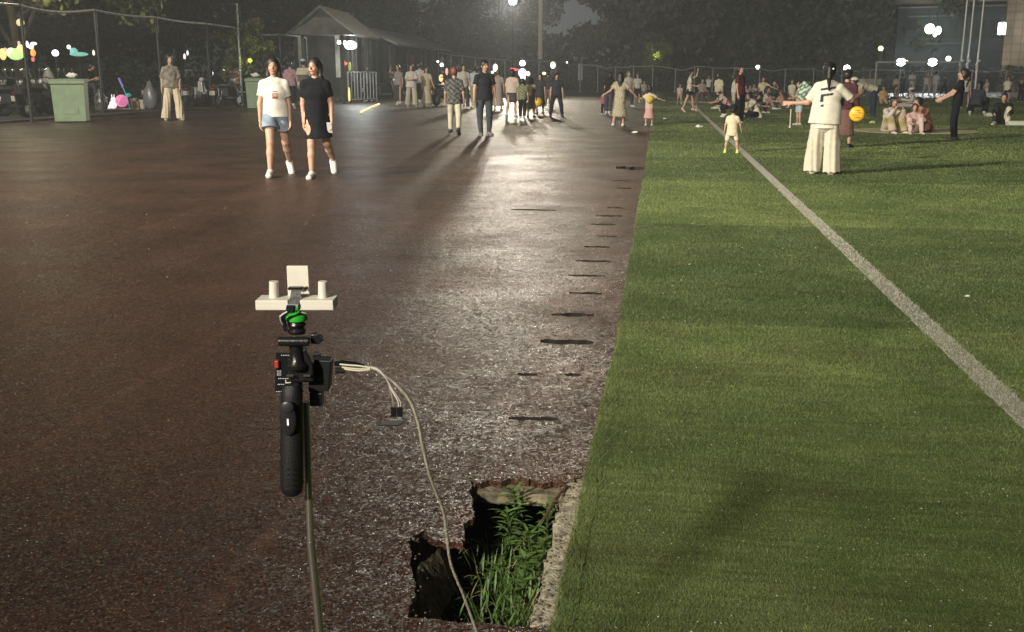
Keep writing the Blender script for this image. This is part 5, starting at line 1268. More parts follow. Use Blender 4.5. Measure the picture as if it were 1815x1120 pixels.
def sheet(px, py, w, d_, col, label, z=.016, name='picnic_mat', rz=0.0, th=.012, rnd=True):
    p = G(px, py, z); pts = []
    for i in range(28):
        a = 2 * math.pi * i / 28; q = 2.6; cx = abs(math.cos(a)) ** (2 / q) * (1 if math.cos(a) > 0 else -1); sy = abs(math.sin(a)) ** (2 / q) * (1 if math.sin(a) > 0 else -1)
        pts.append((cx * w / 2 * random.uniform(.96, 1.03), sy * d_ / 2 * random.uniform(.95, 1.04)))
    m = MB(); m.prism(pts, (0, 0, 0), Vector((1, 0, 0)), Vector((0, 1, 0)), Vector((0, 0, 1)), th); o = m.build(name, M(col, .8, var=.15, vscale=9)); o.location = p; o.rotation_euler.z = rz; return tag(o, label, 'mat')
sheet(1622, 232, 2.9, 2.6, (.40, .36, .20), 'pale yellow picnic mat under the seated couple and child', rz=.1)
sheet(1405, 191, 2.6, 1.6, (.34, .15, .08), 'rust coloured picnic mat behind the hand of the woman in cream')
sheet(1250, 181, 2.6, 2.0, (.45, .42, .30), 'cream picnic mat beyond the man shading his eyes')
sheet(1364, 194, 2.4, 1.2, (.16, .18, .10), 'dark green picnic mat under the pair in mauve trousers')
thing_box('cool_box', 1376, 193, (.36, .26, .34), (.42, .42, .36), 'pale grey square tub on the grass before the seated pair', 'box', lid=(.35, .36, .32))
thing_box('gift_bag', 1277, 197, (.12, .10, .26), (.30, .36, .20), 'thin green paper bag standing near the pitch line', 'bag')
thing_box('gift_bag', 1316, 208, (.30, .2, .5), (.55, .47, .28), 'straw coloured bag behind the toddler with the dark hat', 'bag')
bottle(1747, 205, .42, (.60, .66, .50), 'pale bottle standing on the grass near the crouching person in black')
bottle(1788, 221, .32, (.65, .68, .60), 'short white bottle beside the seated young man in black')
thing_box('towel_roll', 1801, 222, (.42, .16, .10), (.55, .58, .48), 'rolled pale towel lying by the young man in black', 'towel', lid=(.5, .52, .42))
thing_box('towel_roll', 1757, 206, (.34, .16, .09), (.48, .52, .38), 'pale folded cloth lying beside the standing bottle', 'towel', lid=(.5, .52, .42))
def litter(px, py, label, c=(.7, .7, .66), s=.07):
    m = MB(); m.ball((0, 0, s * .3), (s, s * .6, s * .35), 8, 5); o = m.build('paper_scrap', M(c, .7)); o.location = G(px, py, .014)
    for v in o.data.vertices: v.co *= random.uniform(.7, 1.2)
    tag(o, label, 'litter')
litter(1178, 211, 'white scrap of paper on the turf near the girl in the pink dress'); litter(1239, 226, 'crumpled white scrap by the pitch line ahead of the toddler', s=.11); litter(1546, 219, 'crumpled yellowish wrapper on the turf behind the bending man', (.45, .45, .2), .12)
litter(1715, 526, 'tiny white scrap on the near turf beyond the pitch line', s=.018); litter(1125, 236, 'flat white scrap on the track ahead of the woman in the patterned dress', s=.08); litter(1312, 218, 'white scrap just behind the toddler', s=.08)
# yellow balls, wheel and stick
def smiley(px, py, d, r, label):
    c = AT(px, py, d); a = math.atan2(-c[1], -c[0]) + math.pi / 2; e = empty('yellow_balloon', c, a, label, 'balloon')
    MB().ball((0, 0, 0), (r, r * .45, r), 20, 12).build('skin', M((.80, .46, .03), .35, emit=(.9, .5, .03), estr=.05), e, smooth=True)
    for x, z, w_, h_ in ((0, .45, .42, .06), (.12, .18, .55, .05), (-.12, -.10, .5, .06), (.05, -.40, .4, .05)): MB().ball((x * r, -r * .40, z * r), (w_ * r, .02, h_ * r), 8, 6).build('marking', M((.45, .22, .02), .5), e)
smiley(1519, 202, 20.5, .14, 'round yellow balloon with darker markings held by the bending man')
o = MB().ball((0, 0, 0), .16, 18, 12).build('yellow_ball', M((.80, .50, .04), .35, emit=(.8, .5, .03), estr=.05), smooth=True); o.location = AT(954, 181, 37); tag(o, 'yellow ball held low by the woman in the dark dress', 'ball')
e = empty('walking_stick', G(1400, 227), 0, 'white walking stick standing upright under the outstretched hand', 'stick'); MB().cyl((0, 0, 0), (0, 0, .50), .016, .016, 8).build('shaft', M((.6, .58, .5), .4), e, smooth=True); MB().cyl((0, 0, 0), (0, 0, .04), .03, .024, 8).build('tip', M((.75, .75, .7), .4), e, smooth=True)
# ------------------------------------------------------------------ the people
BK = (.012, .010, .010); WHT = (.55, .53, .48); CREAM = (.52, .46, .34); NAVY = (.014, .018, .032); DK = (.014, .014, .017)
def spots(a, b, f=90, th=.15):
    def c(P):
        v = np.sin(P[:, 0] * f + 2.0 * np.sin(P[:, 2] * f * .35)) * np.sin(P[:, 2] * f * .9 + P[:, 1] * f * .6); return np.where((v > th)[:, None], np.array(b), np.array(a))
    return c
def mottled(a, b, f=30):
    def c(P):
        v = np.sin(P[:, 0] * f + 3 * np.sin(P[:, 2] * f * .6)) + np.sin(P[:, 2] * f * 1.1 + 2 * np.cos(P[:, 0] * f * .8)); t = np.clip(v * .5 + .5, 0, 1)[:, None]; return np.array(a) * (1 - t) + np.array(b) * t
    return c
def stripes(a, b, f=60):
    return lambda P: np.where((np.sin(P[:, 2] * f) > 0)[:, None], np.array(b), np.array(a))
def denim(P):
    v = np.sin(P[:, 0] * 40 + 3 * np.sin(P[:, 2] * 25)) * .5 + np.sin(P[:, 2] * 60 + P[:, 1] * 30) * .5
    C = np.array([[.20, .25, .31]]) * (1 + .18 * v[:, None]); C = np.where((np.abs(P[:, 0]) < .007)[:, None] & (P[:, 1] > 0)[:, None], C * .6, C); return C
WALKERS = 'people strolling on the track'; FIELD = 'people out on the turf'
# --- the two young women walking towards the camera
def tee_print(P):
    C = np.tile(np.array([.62, .60, .54]), (len(P), 1)); f = P[:, 1] > 0
    m = f & (np.abs(P[:, 0]) < .042) & (P[:, 2] > .22) & (P[:, 2] < .30); C[m] = (.42, .20, .13)
    m = f & (np.abs(P[:, 0]) < .040) & (P[:, 2] > .215) & (P[:, 2] < .235); C[m] = (.25, .03, .03)
    m = f & (np.abs(P[:, 0] + .004) < .022) & (P[:, 2] > .255) & (P[:, 2] < .282); C[m] = (.50, .42, .36)
    m = f & (np.abs(P[:, 0]) < .034) & (P[:, 2] > .315) & (P[:, 2] < .323); C[m] = (.12, .10, .09); return C
J1 = person('woman in a white printed tee and blue denim shorts walking towards the camera', 494, 311, top=101, face=2, fat=1.08, legs=dict(L=((.10, -.32, -1), (.20, -.85, -1)), R=((.03, .42, -1), (.06, .14, -1))), aL=((.14, -.10, -1), (.02, .25, -1)), aR=((.20, .02, -1), (.04, .12, -1)), shirt=('tee', tee_print, .045), bottom=('aline', denim), shoes=(.62, .60, .54), hair=('long', BK), group=WALKERS, heady=8, neck=-.05)
J2 = person('woman in a plain black tee dress walking beside the one in denim shorts', 566, 314, top=103, face=-4, fat=1.08, legs=dict(L=((.08, -.26, -1), (.26, -1.1, -1)), R=((.0, .22, -1), (.02, .10, -1))), aL=((.20, -.04, -1), (.02, .22, -1)), aR=((.12, -.15, -1), (.0, .10, -1)), shirt=('dress', (.010, .010, .013), .34, ), bottom=None, shoes=(.62, .60, .54), hair=('long', BK), group=WALKERS, heady=28)
q = J2['w'](J2['wr']['L']); m = MB(); m.box((0, 0, 0), (.075, .012, .15), rot=Matrix.Rotation(.25, 3, 'X')); o = m.build('phone', M((.55, .53, .50), .2, .3), bevel=.006); o.location = q + Vector((-.02, -.05, -.09)); tag(o, 'small pale phone held by the woman in the black dress', 'phone')
# --- woman by the fence
J = person('woman in a grey brown blouse and wide cream trousers before the fence', 308, 213, top=97, face=12, legs=dict(L=((.16, .12, -1), (.05, -.02, -1)), R=((.16, .18, -1), (.14, -.10, -1))), aL=((.22, .05, -1), (-.18, .65, -1)), aR=((.25, -.12, -1), (.1, .1, -1)), shirt=('loose', mottled((.16, .14, .11), (.24, .22, .18)), .06), bottom=('wide', (.55, .47, .34)), shoes=(.30, .27, .22), hair=('bun', BK), group=WALKERS, heady=-12, neck=-.1)
# --- seated / standing behind the fence
person('man in a black tee looking at his phone behind the nearer green bin', 157, 200, h=1.72, face=62, legs='sitc', parts=dict(seat=1.02), aL=PHONE, aR=PHONE, lean=.35, neck=.5, shirt=('tee', DK), bottom=('trousers', (.05, .05, .055)), hair=('short', BK), group='people waiting behind the fence')
person('person in a pink patterned shirt seen from behind beyond the fence', 419, 189, h=1.65, face=160, legs='sitc', parts=dict(seat=1.05), aL=HOLD, aR=HOLD, lean=.15, shirt=('loose', stripes((.50, .30, .27), (.30, .12, .12), 26)), bottom=('trousers', DK), hair=('short', BK), group='people waiting behind the fence')
# --- behind the two women
person('person in beige with a pale blue cap seen between the two women', 541, 194, top=108, face=170, legs='stride', shirt=('loose', stripes((.42, .39, .31), (.10, .09, .08), 13)), bottom=('trousers', (.48, .45, .38)), hair=('short', BK, 'cap', (.35, .47, .52)), group=WALKERS)
person('person in a faded pink top mostly hidden behind the woman in denim shorts', 517, 192, top=112, face=170, legs='stride', shirt=('loose', mottled((.40, .24, .27), (.30, .18, .22))), bottom=('slim', DK), hair=('short', BK), group=WALKERS)
person('person in a dark hooded top bending over the metal barrier', 654, 180.5, h=1.72, face=-150, legs='stand', lean=.42, aL=HOLD, aR=HOLD, shirt=('long', (.045, .045, .05)), bottom=('slim', DK), hair=('bob', BK), group='people by the sheds')
person('person in a mauve grey top and long dark skirt by the notice shed', 707, 186, top=118, face=-20, legs='stride', shirt=('tee', (.25, .22, .24)), bottom=('longskirt', (.05, .05, .06)), hair=('long', BK), group='people by the sheds', aR=UP)
person('woman in a white top and beige trousers with folded arms before the pink poster', 730, 191, top=117, face=8, legs='stride', aR=FOLD, aL=FOLD, shirt=('loose', (.50, .46, .44)), bottom=('wide', (.42, .38, .30)), shoes=(.3, .27, .22), hair=('bob', BK), group='people by the sheds')
person('woman in a long khaki beige dress next to the one with folded arms', 757, 190, top=119, face=5, legs='stand', aL=((.25, .3, -1), (.35, .35, -1)), shirt=('dress', (.42, .38, .26), .76), bottom=None, shoes=(.2, .18, .15), hair=('bob', BK), group='people by the sheds')
person('person in a white shirt and dark trousers half hidden behind the khaki dress', 745, 184, top=115, face=150, legs='stride', shirt=('tee', (.42, .40, .36)), bottom=('slim', DK), hair=('short', BK), group='people by the sheds')
# --- middle of the track
person('person in a dark patterned tee and cream trousers walking away', 806, 239, top=122, face=176, legs='walk', aL=((.20, .1, -1), (.1, .5, -1)), aR=((.22, -.1, -1), (.06, .15, -1)), shirt=('loose', mottled((.035, .037, .036), (.13, .13, .12), 45)), bottom=('trousers', (.50, .45, .34)), shoes=DK, hair=('short', (.16, .055, .03)), group=WALKERS, neck=.1)
person('man in a black polo shirt and dark trousers in the middle of the track', 859, 240, top=108, face=14, legs=dict(L=((.05, .10, -1), (.0, -.10, -1)), R=((.05, -.04, -1), (-.02, .10, -1))), aL=((.22, -.1, -1), (.1, .1, -1)), aR=((.24, .05, -1), (.08, .15, -1)), shirt=('tee', (.020, .021, .026), .10), bottom=('trousers', (.045, .055, .062)), shoes=(.16, .14, .13), hair=('short', BK), group=WALKERS, heady=-25, fat=1.08)
person('man in a white shirt walking behind the person in the patterned tee', 822, 196, top=117, face=15, legs='stride', shirt=('tee', (.42, .40, .37)), bottom=('trousers', (.05, .045, .045)), hair=('short', BK), group=WALKERS)
person('person in a pale blue white top just beyond the man in the black polo', 841, 190, top=120, face=160, legs='stride', shirt=('tee', (.38, .42, .43)), bottom=('trousers', (.30, .25, .20)), hair=('short', BK), group=WALKERS)
person('person in a long pinkish beige outfit beside the man in the black polo', 883, 196, top=124, face=175, legs='stand', shirt=('dress', (.32, .25, .22), .72), bottom=None, shoes=(.3, .25, .2), hair=('short', (.10, .06, .04)), group=WALKERS)
person('woman in a pale pink top and dark skirt stepping with one foot behind her', 908, 210, top=125, face=172, legs=dict(L=((.10, -.42, -1), (.10, -.40, -1)), R=((.03, .20, -1), (.02, .0, -1))), shirt=('loose', (.46, .37, .32), .04), bottom=('skirt', (.05, .055, .07), .36), shoes=(.5, .48, .45), hair=('bob', BK), group=WALKERS)
person('child in a green camouflage tee and black trousers', 926, 213, top=143, face=168, legs='stride', shirt=('tee', mottled((.09, .10, .05), (.22, .23, .14), 40)), bottom=('trousers', DK), hair=('short', BK), group=WALKERS)
person('woman in a long olive beige shirt dress beside the child in camouflage', 941, 208, top=138, face=165, legs='stand', shirt=('dress', (.26, .23, .14), .55), bottom=None, shoes=(.04, .04, .04), hair=('bob', BK), group=WALKERS)
person('woman in a dark grey pinafore dress holding the yellow ball', 957, 202, top=131, face=-6, legs='stand', shirt=('dress', (.04, .042, .045), .56), bottom=None, shoes=DK, hair=('bob', BK), group=WALKERS, aR=((.25, .1, -1), (.1, .25, -1)))
person('person half hidden between the pinafore dress and the dark suited man', 971, 192, top=128, face=170, legs='stride', shirt=('tee', (.05, .05, .055)), bottom=('trousers', (.20, .15, .13)), hair=('short', BK), group=WALKERS)
person('man in dark navy shirt and trousers with a pale bag strap, standing apart', 986, 207, top=129, face=10, legs='wide', shirt=('tee', (.035, .037, .05)), bottom=('trousers', (.022, .024, .032)), shoes=(.04, .04, .045), hair=('short', BK), group=WALKERS, headp=-.3, neck=.2)
person('person in dark top and slate trousers beside the woman in the patterned dress', 1078, 205, top=131, face=165, legs='stride', shirt=('tee', DK), bottom=('trousers', (.06, .06, .075)), hair=('bob', BK), group=WALKERS, side=.1)
person('small child in red holding on behind the slate trousers', 1070, 203, top=165, face=170, legs='stand', shirt=('tee', (.30, .09, .09)), bottom=('trousers', DK), hair=('short', BK), group=WALKERS)
person('woman in a long cream dress with a dark dotted pattern, arms held out', 1098, 224, top=128, face=172, legs=dict(L=((.10, -.12, -1), (.16, -.22, -1)), R=((.04, .14, -1), (.0, -.02, -1))), aL=((.7, .1, -.9), (.9, .3, -.5)), aR=((.65, .2, -.8), (.65, .5, -.75)), shirt=('dress', spots((.46, .41, .28), (.10, .09, .07), 95, .22), .60), bottom=None, shoes=(.55, .52, .46), hair=('long', BK), group=WALKERS)
person('woman with long fair hair, white top and dark trousers', 1113, 191, top=128, face=30, legs='walk', shirt=('tee', (.48, .44, .40)), bottom=('trousers', (.04, .04, .05)), hair=('long', (.16, .13, .10)), group=WALKERS)
person('person in a white tee and dark shorts standing near the far fence', 1129, 181, top=131, face=10, legs='stand', shirt=('tee', (.48, .45, .40)), bottom=('knee', DK), hair=('short', BK), group=WALKERS)
person('child in a white tee beyond the girl in pink', 1141, 178, top=144, face=20, legs='stand', shirt=('tee', (.46, .43, .36)), bottom=('knee', (.2, .15, .12)), hair=('short', BK), group=WALKERS)
Jg = person('little girl in a pale pink tulle dress at the edge of the track', 1150, 223, top=155, face=178, legs='stand', aL=OUT, aR=OUT, shirt=('dress', lambda P: np.where((P[:, 2] > .12)[:, None], np.array([.52, .47, .36]), np.where((P[:, 2] < -.12)[:, None], np.array([.52, .30, .26]), np.array([.50, .38, .32]))), .58, None, 1.5)[:3], bottom=None, shoes=(.5, .42, .36), hair=('bun', BK), group=WALKERS)
o = MB().ball((0, 0, 0), (.16, .06, .19), 14, 9).ball((0, -.03, -.06), (.11, .06, .09), 10, 7).build('backpack', M((.55, .40, .06), .7, var=.2, vscale=20), smooth=True); o.scale = (.62,) * 3; o.location = Jg['w'](Jg['chest'] + np.array([0, -.12, -.02])); tag(o, 'small yellow backpack worn by the girl in pink', 'backpack')
# --- turf, first groups
person('small child in a pale tee near the far end of the track edge', 1204, 186, top=151, face=10, legs='stride', shirt=('tee', (.46, .42, .36)), bottom=('knee', (.40, .28, .20)), hair=('short', BK), group=FIELD)
Jm = person('man in a white tee and black shorts shading his eyes with one arm', 1221, 199, top=127, face=85, legs='stride', aL=((.3, .9, .45), (-.35, .15, .8)), aR=HOLD, headp=.35, neck=-.15, shirt=('tee', (.52, .47, .40)), bottom=('shorts', DK, ), shoes=(.5, .4, .3), hair=('short', BK, 'cap', DK), group=FIELD)
person('child in patterned shorts pressed against the man shading his eyes', 1234, 198, top=160, face=95, legs='stand', shirt=('tee', (.34, .30, .25)), bottom=('knee', mottled((.40, .38, .32), (.16, .14, .12), 50)), hair=('short', BK), group=FIELD)
person('person in mauve grey sitting on a stool facing the far trees', 1243, 181, h=1.6, face=30, legs='sitc', parts=dict(seat=.42), aL=HOLD, aR=HOLD, shirt=('tee', (.33, .29, .28)), bottom=('trousers', (.07, .06, .06)), hair=('bun', BK), group=FIELD)
person('person in a white tee with both hands raised to the head', 1255, 173, top=135, face=160, legs='stand', aL=UP, aR=UP, shirt=('tee', (.55, .52, .44)), bottom=('trousers', DK), hair=('short', (.2, .16, .10)), group=FIELD)
person('woman in a pale yellow white top and a long navy skirt', 1273, 190, top=132, face=165, legs='stand', shirt=('loose', mottled((.56, .52, .40), (.50, .46, .28), 12)), bottom=('longskirt', (.018, .020, .034)), shoes=(.2, .17, .12), hair=('bun', BK), group=FIELD, side=-.05, aL=HOLD)
person('person in white slumped forward on the grass behind the man in maroon', 1287, 193, h=1.58, face=-75, legs='sitk', lean=.55, aL=KNEES, aR=KNEES, neck=.3, shirt=('tee', (.55, .50, .38)), bottom=('trousers', DK), hair=('short', BK, 'cap', (.50, .46, .28)), group=FIELD)
person('person in a white shirt hidden behind the back of the man in maroon', 1299, 192, top=135, face=100, legs='stand', shirt=('long', (.56, .53, .46)), bottom=('trousers', (.45, .42, .35)), hair=('short', BK), group=FIELD)
person('man in a maroon tee and black trousers gazing up', 1310, 215, top=117, face=62, legs='stand', headp=.38, neck=-.18, lean=-.05, shirt=('tee', (.075, .014, .020), .12), bottom=('trousers', (.010, .010, .012)), shoes=DK, hair=('short', BK), group=FIELD, aL=((.08, .1, -1), (.0, .22, -1)), aR=HANG, fat=1.05)
person('toddler in a cream tunic with a dark bucket hat and neon yellow shoes', 1296, 272, top=191, face=168, legs='wide', child=True, aL=((.35, .1, -1), (.2, .2, -1)), aR=((.4, .2, -1), (.15, .4, -1)), shirt=('dress', (.58, .49, .34), .24), bottom=('knee', (.58, .50, .38)), shoes=(.50, .80, .03), socks=(.6, .55, .42), hair=('short', BK, 'bucket', (.015, .013, .016)), group=FIELD, fat=1.1)
person('boy crouching with a pink cloth in front of the toddler', 1292, 208, h=1.2, face=-80, legs='crouch', lean=.5, aL=HOLD, aR=HOLD, shirt=('tee', (.42, .25, .26)), bottom=('trousers', DK), hair=('short', BK), group=FIELD)
person('person in a white tee and black trousers sitting bent over on the grass', 1341, 209, h=1.62, face=-70, legs='sitx', lean=.42, neck=.35, aL=KNEES, aR=KNEES, shirt=('loose', (.56, .52, .42)), bottom=('trousers', (.014, .015, .022)), hair=('short', BK), group=FIELD)
person('woman in a yellowish white tee sitting tall in the crowd', 1351, 184, h=1.62, face=5, legs='sitc', parts=dict(seat=.50), shirt=('tee', mottled((.56, .52, .38), (.50, .42, .18), 10)), bottom=('trousers', DK), hair=('bun', BK), group=FIELD, aL=OUT, aR=HOLD)
person('woman in a mauve tee and mauve trousers sitting with knees bent', 1356, 194, h=1.66, face=70, legs='sitk', aL=KNEES, aR=KNEES, lean=.1, shirt=('tee', (.40, .33, .31)), bottom=('trousers', (.26, .17, .16)), shoes=(.6, .58, .54), hair=('long', BK), group=FIELD)
person('child in dark clothes between the mauve woman and the cream top', 1342, 200, h=1.25, face=60, legs='sitk', aL=KNEES, aR=KNEES, shirt=('tee', (.05, .03, .03)), bottom=('trousers', (.08, .06, .055)), shoes=(.5, .48, .40), hair=('short', BK), group=FIELD)
person('child with a white face cloth and dark green clothes in the crowd', 1371, 184, h=1.3, face=-20, legs='sitc', parts=dict(seat=.40), shirt=('tee', (.03, .05, .04)), bottom=('trousers', DK), hair=('short', (.5, .47, .42)), group=FIELD, aL=UP, aR=HOLD)
person('bare backed sunburnt looking child sitting beside the grey tub', 1389, 189, h=1.35, face=-120, legs='sitk', lean=.35, aL=KNEES, aR=KNEES, shirt=('tank', (.40, .22, .13)), bottom=('knee', (.40, .24, .14)), shoes=None, hair=('short', (.10, .05, .03)), group=FIELD)
person('small child in white standing by the boy in the grey tee', 1402, 188, top=143, face=-10, legs='stand', shirt=('tee', (.52, .52, .38)), bottom=('knee', (.45, .43, .33)), hair=('short', (.2, .16, .10)), group=FIELD)
person('boy in a grey green tee and pale blue shorts behind the outstretched arm', 1415, 222, top=145, face=-70, legs='stand', aL=PHONE, aR=HOLD, shirt=('loose', (.36, .34, .26)), bottom=('knee', (.36, .42, .44)), shoes=(.5, .5, .46), hair=('short', BK), group=FIELD, neck=.2)
for x, y, fc, c1, lb in ((1335, 166, 20, (.42, .38, .33), 'tiny far seated person beyond the yellowish white top'), (1322, 172, -40, (.30, .25, .27), 'far seated person in greyish pink just past the man in maroon'), (1327, 170, 60, (.55, .55, .55), 'far person with a bright white shirt past the man in maroon'), (1308, 176, 30, DK, 'far dark clothed person seated behind the man in maroon')):
    person(lb, x, y + 8, h=1.5, face=fc, legs='sitk', aL=KNEES, aR=KNEES, shirt=('tee', c1), bottom=('trousers', (.05, .05, .05)), hair=('short', BK), group=FIELD)
# --- the woman in cream and her companion
def back_print(P):
    C = np.tile(np.array([.60, .56, .46]), (len(P), 1)); b = P[:, 1] < 0; x = -P[:, 0]; z = P[:, 2] - .12 * x * -1
    ink = (.035, .038, .055)
    x = P[:, 0]; sl = .20                                                  # seen from behind the person's right is the photo's right
    zz = .30 + (P[:, 2] - sl * x - .285) * .80; x = x * .80
    m = b & (x > -.095) & (x < .085) & (zz > .375) & (zz < .402); C[m] = ink
    m = b & (x > -.085) & (x < .060) & (zz > .300) & (zz < .328); C[m] = ink
    m = b & (x > -.085) & (x < -.045) & (zz > .235) & (zz < .328); C[m] = ink
    m = b & (x > -.070) & (x < -.038) & (zz > .175) & (zz < .203); C[m] = ink
    m = b & (x > -.025) & (x < .060) & (zz > .190) & (zz < .197) & (np.sin(x * 300) > -.3); C[m] = (.30, .28, .24)
    return C
Jb = person('woman from behind, cream tee with dark bars on it and wide beige trousers', 1456, 310, top=112, face=180, legs=dict(L=((.10, .02, -1), (.045, -.02, -1)), R=((.10, .02, -1), (.045, -.02, -1))),
       aL=((.50, .05, -.85), (1, .15, -.05)), aR=((.62, .30, -.60), (.5, .8, .35)), side=.05, roll=-.12, shirt=('loose', back_print, .20), bottom=('palazzo', (.54, .49, .39)), shoes=(.62, .57, .46), hair=('pony', (.010, .009, .010)), group=FIELD, fat=1.12, neck=-.1)
MB().ball((0, 0, 0), .014, 8, 6).build('hair_clip', M((.85, .85, .8), .2), smooth=True).location = Jb['w'](Jb['hc'] + np.array([.05, -.125, .02])); 
tag(bpy.data.objects['hair_clip'], 'small shiny white clip in the dark hair of the woman in the cream tee', 'hair clip')
Jc = person('person in a maroon patterned top and brown skirt beyond the woman in cream', 1493, 262, top=124, face=165, legs='stand', aL=((.25, .3, -.9), (-.3, .9, .3)), aR=HANG, shirt=('long', mottled((.085, .030, .035), (.045, .020, .03), 35), .08), bottom=('longskirt', (.14, .075, .065), .64), shoes=DK, hair=('short', BK, 'cap', DK), group=FIELD)
m = MB(); m.ball((0, 0, 0), (.22, .13, .20), 16, 10); o = m.build('handbag', M((.012, .012, .014), .45), smooth=True); o.location = Jc['w'](Jc['pel'] + np.array([-.20, -.16, .12])); tag(o, 'bulky black bag on the hip of the person in the maroon top', 'bag')
m = MB(); m.ball((0, 0, 0), (.125, .10, .17), 20, 14); o = m.build('backpack', mat('striped_bag', (.03, .05, .04), .7), smooth=True); o.location = AT(1428, 163, 17.2)
V = np.zeros(len(o.data.vertices) * 3); o.data.vertices.foreach_get('co', V); V = V.reshape(-1, 3); set_col(o.data, np.where((np.sin((V[:, 2] + V[:, 0] * .8) * 70) > .35)[:, None], [.45, .50, .42], [.02, .07, .035])); o.data.materials[0] = CLOTH
tag(o, 'green, black and white striped bag at the shoulder of the woman in the cream tee', 'backpack')
# --- behind and right
person('man in a cap, beige tee and navy trousers bending over with the yellow balloon', 1545, 209, h=1.72, face=-82, legs='stand', lean=1.25, aL=((.1, .4, -1), (.0, .2, -1)), aR=((.1, .2, -1), (.0, .1, -1)), neck=.0, shirt=('tee', (.34, .31, .25)), bottom=('trousers', (.022, .030, .048)), shoes=(.05, .05, .055), hair=('short', BK, 'cap', (.60, .60, .45)), group=FIELD)
person('child in a tan orange top sitting past the bending man', 1564, 184, h=1.25, face=20, legs='kneel', aL=HANG, aR=HANG, shirt=('loose', (.48, .30, .14)), bottom=('knee', (.45, .32, .16)), hair=('bob', (.05, .04, .03)), group=FIELD)
person('person in white and black sitting with legs stretched near the far lamps', 1588, 182, h=1.6, face=75, legs='sitl', aL=BACKP, aR=HOLD, lean=-.1, shirt=('tee', spots((.45, .44, .42), (.02, .02, .02), 30, .2)), bottom=('trousers', (.55, .54, .48)), hair=('short', BK), group=FIELD)
person('person in a light grey tee lying propped on the turf with white shoes', 1622, 192, h=1.6, face=-85, legs='sitl', aL=HOLD, aR=HOLD, lean=.35, shirt=('loose', (.42, .43, .44)), bottom=('trousers', (.40, .40, .40)), shoes=(.62, .62, .56), hair=('short', BK, 'cap', (.55, .55, .55)), group=FIELD)
person('person in a white cardigan and olive dress sitting on the grass, hands at the face', 1573, 236, h=1.60, face=38, legs='sitk', aL=FACE, aR=FACE, lean=.18, neck=.25, shirt=('long', mottled((.50, .44, .38), (.40, .32, .26), 8)), bottom=('wide', mottled((.45, .36, .28), (.26, .23, .08), 14)), shoes=(.5, .42, .36), hair=('bob', BK), group='family on the yellow mat')
person('child in a pale pink top sitting upright on the yellow mat', 1617, 237, h=1.30, face=15, legs='sitk', aL=FACE, aR=KNEES, lean=.05, shirt=('long', (.50, .32, .30)), bottom=('trousers', (.55, .42, .36)), shoes=(.5, .42, .34), hair=('bob', (.05, .03, .025)), group='family on the yellow mat')
person('person in a rust pink shirt sitting hunched on the yellow mat', 1640, 235, h=1.70, face=-50, legs='sitx', aL=KNEES, aR=KNEES, lean=.42, neck=.35, shirt=('long', (.30, .13, .095), .07), bottom=('trousers', (.32, .15, .11)), shoes=(.5, .4, .3), hair=('short', BK), group='family on the yellow mat', fat=1.15)
o = MB().ball((0, 0, 0), (.09, .07, .07), 12, 8).build('snack_bag', M((.60, .55, .48), .5), smooth=True); o.location = G(1591, 229, .09); tag(o, 'crumpled white snack bag between the family members on the mat', 'bag')
person('woman all in black with bare ankles, one arm stretched out sideways', 1690, 249, top=122, face=-88, legs=dict(L=((.05, .14, -1), (.0, -.12, -1)), R=((.05, .04, -1), (.0, -.14, -1))), aL=((.1, .50, -.72), (.0, .95, -.50)), aR=((.1, .75, -.8), (.1, .9, -.55)), lean=-.10, headp=.12, neck=-.1, shirt=('tee', (.010, .010, .014), .10), bottom=('trousers', (.010, .011, .017)), shoes=(.04, .035, .03), hair=('pony', BK), group=FIELD)
person('woman in a pale tee and long dark skirt behind the woman in black', 1709, 192, top=136, face=20, legs='stride', shirt=('tee', (.46, .42, .40)), bottom=('longskirt', (.05, .045, .055)), hair=('bob', BK), group=FIELD)
person('person in black squatting on the turf beside the pale bottle', 1728, 206, h=1.62, face=165, legs='crouch', lean=.35, aL=HOLD, aR=HOLD, shirt=('long', (.03, .035, .045)), bottom=('wide', (.010, .010, .012)), shoes=(.55, .53, .5), hair=('long', BK), group=FIELD)
person('person in white sitting on a stool with legs stretched, beyond the flagpoles', 1746, 178, h=1.55, face=-70, legs='sitc', parts=dict(seat=.45), lean=-.05, aL=KNEES, aR=HOLD, shirt=('tee', (.50, .44, .36)), bottom=('knee', (.50, .46, .40)), shoes=(.5, .5, .45), hair=('short', (.05, .04, .03)), group=FIELD)
person('person in a white tee and black shorts standing with hands at the chin', 1783, 184, top=138, face=-8, legs='stride', aL=FACE, aR=HANG, shirt=('tee', (.54, .52, .44)), bottom=('shorts', DK), shoes=(.5, .4, .32), hair=('short', (.06, .04, .03)), group=FIELD)
person('person in black standing at the edge of the view by the pier', 1808, 181, top=143, face=-20, legs='stand', aL=HOLD, aR=HOLD, shirt=('tee', DK), bottom=('trousers', DK), hair=('short', (.3, .24, .18)), group=FIELD)
person('young man in a black shirt sitting with one white clad leg drawn up', 1776, 221, h=1.66, face=-4, legs='sitk', aL=KNEES, aR=KNEES, lean=.28, neck=.35, shirt=('long', (.012, .014, .013)), bottom=('trousers', lambda P: np.where((P[:, 0] < 0)[:, None], np.array([.56, .52, .40]), np.array([.025, .022, .022]))), shoes=(.45, .42, .35), hair=('short', BK), group=FIELD)
